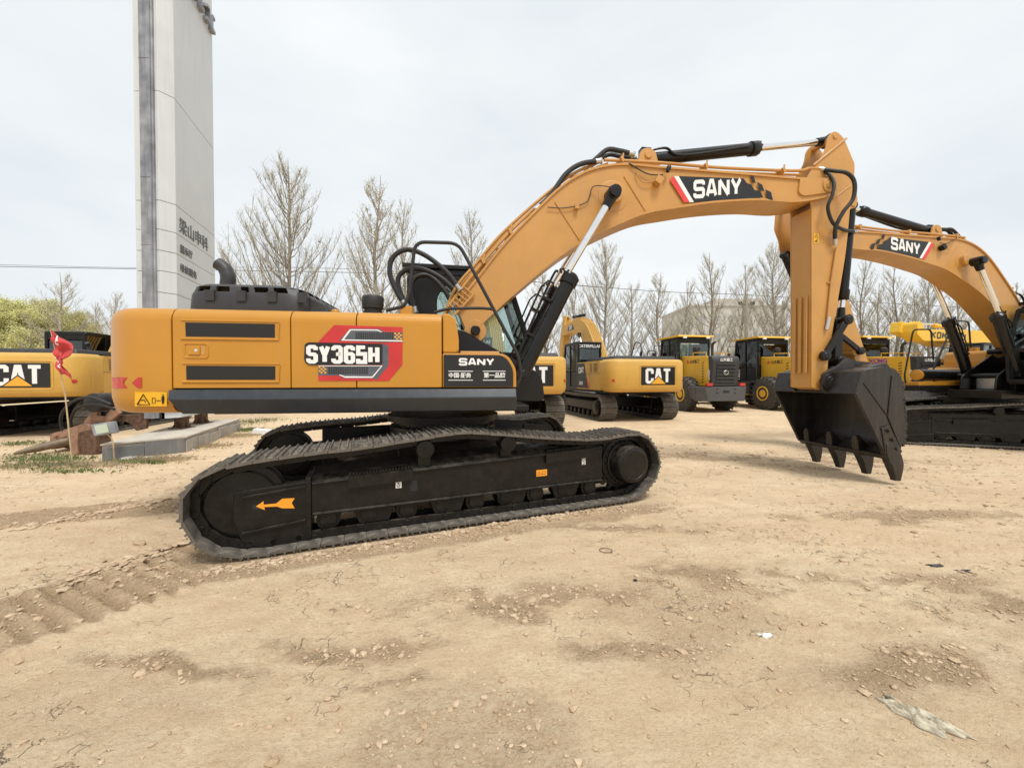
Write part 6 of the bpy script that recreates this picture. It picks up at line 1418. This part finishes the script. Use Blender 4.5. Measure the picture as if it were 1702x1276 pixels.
for k, pts_ in enumerate(([(185, 672), (150, 660), (120, 668), (102, 690), (105, 715), (130, 728), (150, 722)], [(190, 680), (160, 672), (130, 678), (118, 698), (125, 718), (150, 726)])):
    b = MB(); b.tube(sm([at(px_, py_, 8.55+.08*i+k*.1) for i, (px_, py_) in enumerate(pts_)], 6), .028, 10); b.build('hydraulic_hose', M['rubber'], br)
# white fixture box behind the machine, rubble and slabs
x, y = gnd(436, 722); b = MB(); b.obox((x, y, .09), (.22, .05, -.03), (-.03, .12, 0), (.03, 0, .07)); b.build('junction_box', M['white'], None, .01, 'small white tilted box on the ground behind the far track', 'box')
for k, (px_, py_, s_) in enumerate(((212, 765, .13), (245, 762, .10), (190, 772, .07), (198, 778, .05), (152, 775, .07), (265, 756, .08), (300, 757, .05), (120, 772, .05), (320, 748, .06))):
    x, y = gnd(px_, py_); o = scatter_clods('rubble_stone', M['concrete'], np.array([[x, y]]), np.array([s_]), 60+k, .4, None); tag(o, ('largest concrete lump at the front foot of the plinth', 'concrete lump right of the largest one at the plinth front', 'concrete lump in front of the left plinth corner', 'small lump nearest the camera in front of the plinth', 'concrete lump between the flag pole and the plinth', 'concrete lump below the middle of the plinth front', 'small lump below the right corner of the plinth front', 'small lump at the foot of the flag pole', 'lump at the corner where the plinth turns away')[k], 'rubble', 'rubble by the plinth')
# weeds and straw
def tufts(name, m, areas, n, h, w, seed):
    r = np.random.default_rng(seed); vs = []; fs = []
    for (px_, py_, rx, ry, k) in areas:
        cx, cy = gnd(px_, py_)
        for i in range(int(n*k)):
            a = r.normal(0, .5, 2); x = cx+a[0]*rx; y = cy+a[1]*ry; z = gz(x, y) if i % 6 == 0 else 0.0; t = r.random()*6.28; L = h*(.4+r.random()); le = r.normal(0, .5)*L; c, s = math.cos(t), math.sin(t); o = len(vs)
            vs += [(x-w*s, y+w*c, z-.01), (x+w*s, y-w*c, z-.01), (x+c*le*.5+w*.6*s, y+s*le*.5-w*.6*c, z+L*.65), (x+c*le*1.1, y+s*le*1.1, z+L*(1 if abs(le) < L*.5 else .5))]; fs.append((o, o+1, o+2, o+3))
    b = MB(); b.add(vs, fs); o = b.build(name, m, None, kind='stuff'); return o
tufts('weeds', M['grassm'], [(75, 775, .8, .25, 1.0), (90, 765, .9, .35, .8), (60, 760, .8, .5, .5), (215, 768, .35, .22, .4), (410, 715, .5, .5, .8), (300, 748, .4, .2, .25), (30, 738, .6, .4, .4), (330, 728, .6, .4, .3), (430, 700, 1.0, 1.2, 1.0), (110, 785, .8, .2, .4), (255, 770, .3, .1, .3)], 700, .075, .004, 4)
tufts('dry_straw', M['straw'], [(250, 765, .8, .3, 1.3), (330, 742, .8, .4, 1.0), (130, 775, .9, .25, .8), (390, 725, .7, .5, .8), (60, 775, .9, .3, .5)], 1300, .07, .0035, 5)
# ------------------------------------------------------------------ trees
def tree_mesh(seed, spread=.17, leaf=.045, nleaf=1, dens=1.0, up_=1.0, leafsz=.03):
    r = random.Random(seed); V = []; F = []; LV = []; LF = []
    def seg(P, R0):
        n = 3; o = len(V)
        for i, (p, q) in enumerate(zip(P, R0)):
            T = (P[min(i+1, len(P)-1)]-P[max(i-1, 0)]).normalized(); u = T.orthogonal().normalized(); v = T.cross(u)
            for k in range(n): a = 2*PI*k/n; V.append(p+q*(math.cos(a)*u+math.sin(a)*v))
        for i in range(len(P)-1):
            for k in range(n): F.append((o+i*n+k, o+i*n+(k+1) % n, o+(i+1)*n+(k+1) % n, o+(i+1)*n+k))
    def bud(p):
        for _ in range(nleaf):
            s = leafsz*r.uniform(.5, 1.3); d = Vector((r.gauss(0, 1), r.gauss(0, 1), r.gauss(0, 1))).normalized(); e = d.orthogonal().normalized(); c = p+Vector((r.gauss(0, leaf), r.gauss(0, leaf), r.gauss(0, leaf))); o = len(LV)
            LV.extend([c-d*s, c+e*s*.5, c+d*s, c-e*s*.5]); LF.append((o, o+1, o+2, o+3))
    H = 12.0; tr = [Vector((.12*math.sin(k*.9+seed), .12*math.cos(k*.7+seed), H*k/11)) for k in range(12)]; tr[0] = Vector((0, 0, 0)); seg(tr, [.15*(1-k/11)**.8+.012 for k in range(12)])
    nb = int(74*dens)
    for i in range(nb):
        f = .07+.86*(i/nb)**.95; k = f*11; j = int(k); p = tr[j].lerp(tr[min(11, j+1)], k-j)
        env = spread*H*(min(1, (f+.2)/.36))*(1-f)**.75*1.1+.04; a = r.uniform(0, 6.283); L = env*r.uniform(.75, 1.25); el_ = R_(r.uniform(52, 68))*up_
        h = Vector((math.cos(a), math.sin(a), 0)); P = [p]; n = 6; dz = math.sin(el_); dh = math.cos(el_)
        LL = L/dh
        rise = max(.3+.9*L, min(LL*dz, 12.1-1.9*L*(.24/spread)-p.z))
        for s in range(1, n+1):
            t = s/n; P.append(p+h*(L*(t**.8))+Vector((r.gauss(0, .03), r.gauss(0, .03), rise*(t**1.15))))
        r0 = .038*(1-f)+.010; seg(P, [r0*(1-s/n)+.006 for s in range(n+1)])
        nt = int(4+LL*3.3*dens)
        for s in range(nt):
            t = r.uniform(.15, 1)*n; j = min(n-1, int(t)); q = P[j].lerp(P[j+1], t-j); a2 = a+r.gauss(0, .9); l2 = r.uniform(.35, 1.15)*(1.1-.4*t/n)*min(1, .35+1.2*(1-f))
            d2_ = Vector((math.cos(a2)*.55, math.sin(a2)*.55, r.uniform(.9, 1.7))).normalized(); Q = [q, q+d2_*l2*.5+Vector((r.gauss(0, .03), r.gauss(0, .03), 0)), q+d2_*l2+Vector((0, 0, .12*l2))]; seg(Q, [.008, .005, .003])
            for z in range(2):
                t2 = r.uniform(.2, .9); w = Q[0].lerp(Q[2], t2); d3_ = Vector((r.gauss(0, .6), r.gauss(0, .6), 1.0)).normalized(); W = w+d3_*r.uniform(.15, .4); seg([w, W], [.005, .003]); bud(W)
                bud(w)
            bud(Q[2])
    return V, F, LV, LF
TM = []
for k, (sp, dn) in enumerate(((.24, 1.25), (.18, 1.0), (.21, .85), (.15, .85), (.25, .8))):
    V_, F_, LV_, LF_ = tree_mesh(10+k, sp, .03, 1, dn*1.0, 1.0, .036)
    a = bpy.data.meshes.new('trunk'); a.from_pydata([tuple(v) for v in V_], [], F_); a.materials.append(M['twig']); l_ = bpy.data.meshes.new('buds'); l_.from_pydata([tuple(v) for v in LV_], [], LF_); l_.materials.append(M['leafbud']); TM.append((a, l_))
V_, F_, LV_, LF_ = tree_mesh(44, .30, .2, 9, 1.1, .85, .07); wa = bpy.data.meshes.new('trunk'); wa.from_pydata([tuple(v) for v in V_], [], F_); wa.materials.append(M['twig']); wl_ = bpy.data.meshes.new('crown'); wl_.from_pydata([tuple(v) for v in LV_], [], LF_); wl_.materials.append(M['willow'])
def tree(k, px_, top, Yd, wide, label, group='bare trees behind the machines', name='bare_tree'):
    p = at(px_, top, Yd); h = p[2]; r = bpy.data.objects.new(name, None); COL.objects.link(r); r.location = (p[0], Yd, 0); r.rotation_euler = (0, 0, random.uniform(0, 6.28)); s = h/12; r.scale = (s*wide, s*wide, s); r['label'] = label; r['category'] = 'tree'; r['group'] = group
    a, l_ = (wa, wl_) if k < 0 else TM[k]
    for nm, mm in (('trunk', a), ('crown', l_)): o = bpy.data.objects.new(nm, mm); COL.objects.link(o); o.parent = r
tree(0, 478, 262, 21.5, 1.0, 'tallest bare tree, budding, right of the sign tower')
tree(1, 627, 292, 22, 1.05, 'second tallest bare tree, above the pump door of the nearest excavator')
tree(3, 672, 330, 25, .9, 'thin bare tree just right of the second tallest tree')
tree(3, 780, 345, 26, 1.1, 'slim bare tree rising behind the black handrail'); 
tree(2, 905, 436, 27, 1.1, 'bare tree between the boom and its lower cylinders')
tree(2, 100, 452, 29, 1.15, 'bare tree rising from the willows behind the red flag'); tree(4, 190, 484, 30, 1.0, 'small bare tree just left of the sign tower', ); tree(3, 158, 500, 33, 1.0, 'faint bare tree between the flag and the sign tower')
ORD = ['first', 'second', 'third', 'fourth', 'fifth', 'sixth', 'seventh', 'eighth', 'ninth']
for (k, px_, top, Yd, w) in ((0, 1006, 398, 26, .95), (1, 1095, 452, 29, 1.1), (4, 1182, 420, 25, 1.05), (2, 1236, 440, 32, 1.0), (0, 1288, 402, 27, .9), (1, 955, 470, 33, 1.1), (4, 1050, 470, 34, 1.1), (2, 1140, 468, 33, 1.0), (1, 1330, 440, 30, 1.0)): tree(k, px_, top, Yd, w, ORD[sorted((1006, 1095, 1182, 1236, 1288, 955, 1050, 1140, 1330)).index(px_)]+' bare tree from the left in the row seen under the boom', 'bare trees in the row under the boom')
for (k, px_, top, Yd, w) in ((4, 1435, 432, 28, .9), (2, 1490, 440, 24, .95), (0, 1545, 455, 29, .9), (1, 1592, 470, 27, 1.0), (3, 1460, 470, 33, 1.1), (2, 1640, 480, 30, 1.0), (4, 1690, 470, 28, 1.0), (1, 1520, 480, 34, 1.2), (0, 1395, 470, 32, .9)): tree(k, px_, top, Yd, w, ORD[sorted((1435, 1490, 1545, 1592, 1460, 1640, 1690, 1520, 1395)).index(px_)]+' bare tree from the left in the row behind the right-hand boom', 'bare trees in the row at the right')
for (px_, top, Yd, w) in ((10, 498, 34, 1.3), (48, 508, 36, 1.3), (75, 500, 38, 1.2), (128, 520, 38, 1.2), (-30, 505, 33, 1.3)): tree(-1, px_, top, Yd, w, ORD[sorted((10, 48, 75, 128, -30)).index(px_)]+' yellow green willow from the left edge', 'willows at the left edge', 'willow')
# far scrub belt seen as one mass
r2 = np.random.default_rng(9); n = 42000; xx = r2.uniform(-75, 85, n); yy = 44+r2.random(n)*6; hh_ = 2.6+2.2*fbm(xx*.18, yy*.1, 4); zz = hh_*r2.random(n)**.7; s_ = .10+.16*r2.random(n)
d_ = r2.normal(0, 1, (n, 3)); d_ /= np.linalg.norm(d_, axis=1)[:, None]; e_ = np.cross(d_, r2.normal(0, 1, (n, 3))); e_ /= np.linalg.norm(e_, axis=1)[:, None]; c_ = np.stack([xx, yy, zz], -1)
Vq = np.stack([c_-d_*s_[:, None], c_+e_*s_[:, None]*.5, c_+d_*s_[:, None], c_-e_*s_[:, None]*.5], 1).reshape(-1, 3); Fq = np.arange(n*4).reshape(-1, 4)
me = bpy.data.meshes.new('scrub'); me.from_pydata(Vq.tolist(), [], Fq.tolist()); me.materials.append(M['hedge']); o = bpy.data.objects.new('scrub', me); COL.objects.link(o); tag(o, kind='stuff')
# ------------------------------------------------------------------ far building, poles, cables
p0 = at(1150, 500, 75); p1 = at(1292, 487, 78)
bl = root('building', Matrix.Translation((p0[0], 75, 0)), 'faint beige block building seen through the bare trees', 'building')
b = MB(); b.box(p0[0], p1[0], 75, 90, 0, p0[2]-1.0); b.box(p0[0]+5, p1[0]-4, 76, 88, p0[2]-1.1, p0[2]+.6); b.build('wall', M['bldg'], bl)
for i in range(6):
    for j in range(4):
        b = MB(); x = p0[0]+1.2+i*(p1[0]-p0[0]-2.4)/5.4; z = 2+j*3.4; b.box(x, x+1.4, 74.9, 74.98, z, z+1.5); b.build('window', M['bldgwin'], bl)
b = MB(); b.box(p0[0]-.3, p1[0]+.3, 74.7, 90.3, p0[2]-1.0, p0[2]-.7); b.build('parapet', M['bldg'], bl)
wt = at(-5, 445, 30); 
for k, (px_, top, Yd, cam_) in enumerate(((1241, 488, 30, True), (1302, 500, 34, False))):
    p = at(px_, top, Yd); r = root('utility_pole', Matrix.Translation((p[0], Yd, 0)), 'grey concrete pole with two small cameras above the second loader' if cam_ else 'plain grey pole just left of the hanging arm', 'pole')
    b = MB(); b.lathe((p[0], Yd, 0), (0, 0, 1), [(0, .17), (p[2], .11)], 16); b.build('shaft', M['concrete'], r)
    if cam_:
        for e in (-1, 1): b = MB(); b.obox((p[0]+e*.45, Yd, p[2]-.75), (.16, .05, .0), (0, .1, 0), (.0, 0, .12)); b.tube([(p[0], Yd, p[2]-.85), (p[0]+e*.3, Yd, p[2]-.85)], .03, 6); b.build('camera', M['blackbag'], r)
for k, pts_ in enumerate(([(-300, 436, 30), (0, 443, 30), (222, 447, 30), (580, 453, 30), (800, 462, 31), (1090, 484, 32), (1240, 490, 32), (1400, 500, 33), (1702, 515, 34), (2000, 520, 35)], [(-300, 433, 30.3), (0, 440, 30.3), (222, 445, 30.3), (580, 447, 30.3), (1000, 478, 31)])):
    b = MB(); b.tube(sm([at(*q) for q in pts_], 5), .022 if k == 0 else .015, 5); b.build('cable', M['wire'], None, 0, 'long thin overhead cable crossing behind the trees' if k == 0 else 'upper thin cable ending behind the boom', 'cable')
bi = at(530, 402, 20); b = MB(); b.add([(bi[0]-.12, bi[1], bi[2]+.04), (bi[0], bi[1]-.04, bi[2]), (bi[0]+.12, bi[1], bi[2]+.04), (bi[0], bi[1]+.05, bi[2]), (bi[0], bi[1], bi[2]+.03), (bi[0]+.02, bi[1], bi[2]-.03)], [(0, 1, 4), (1, 2, 4), (2, 3, 4), (3, 0, 4), (0, 5, 1), (1, 5, 2), (2, 5, 3), (3, 5, 0)]); b.build('bird', M['blackbag'], None, 0, 'tiny dark bird flying beside the tallest tree', 'bird')
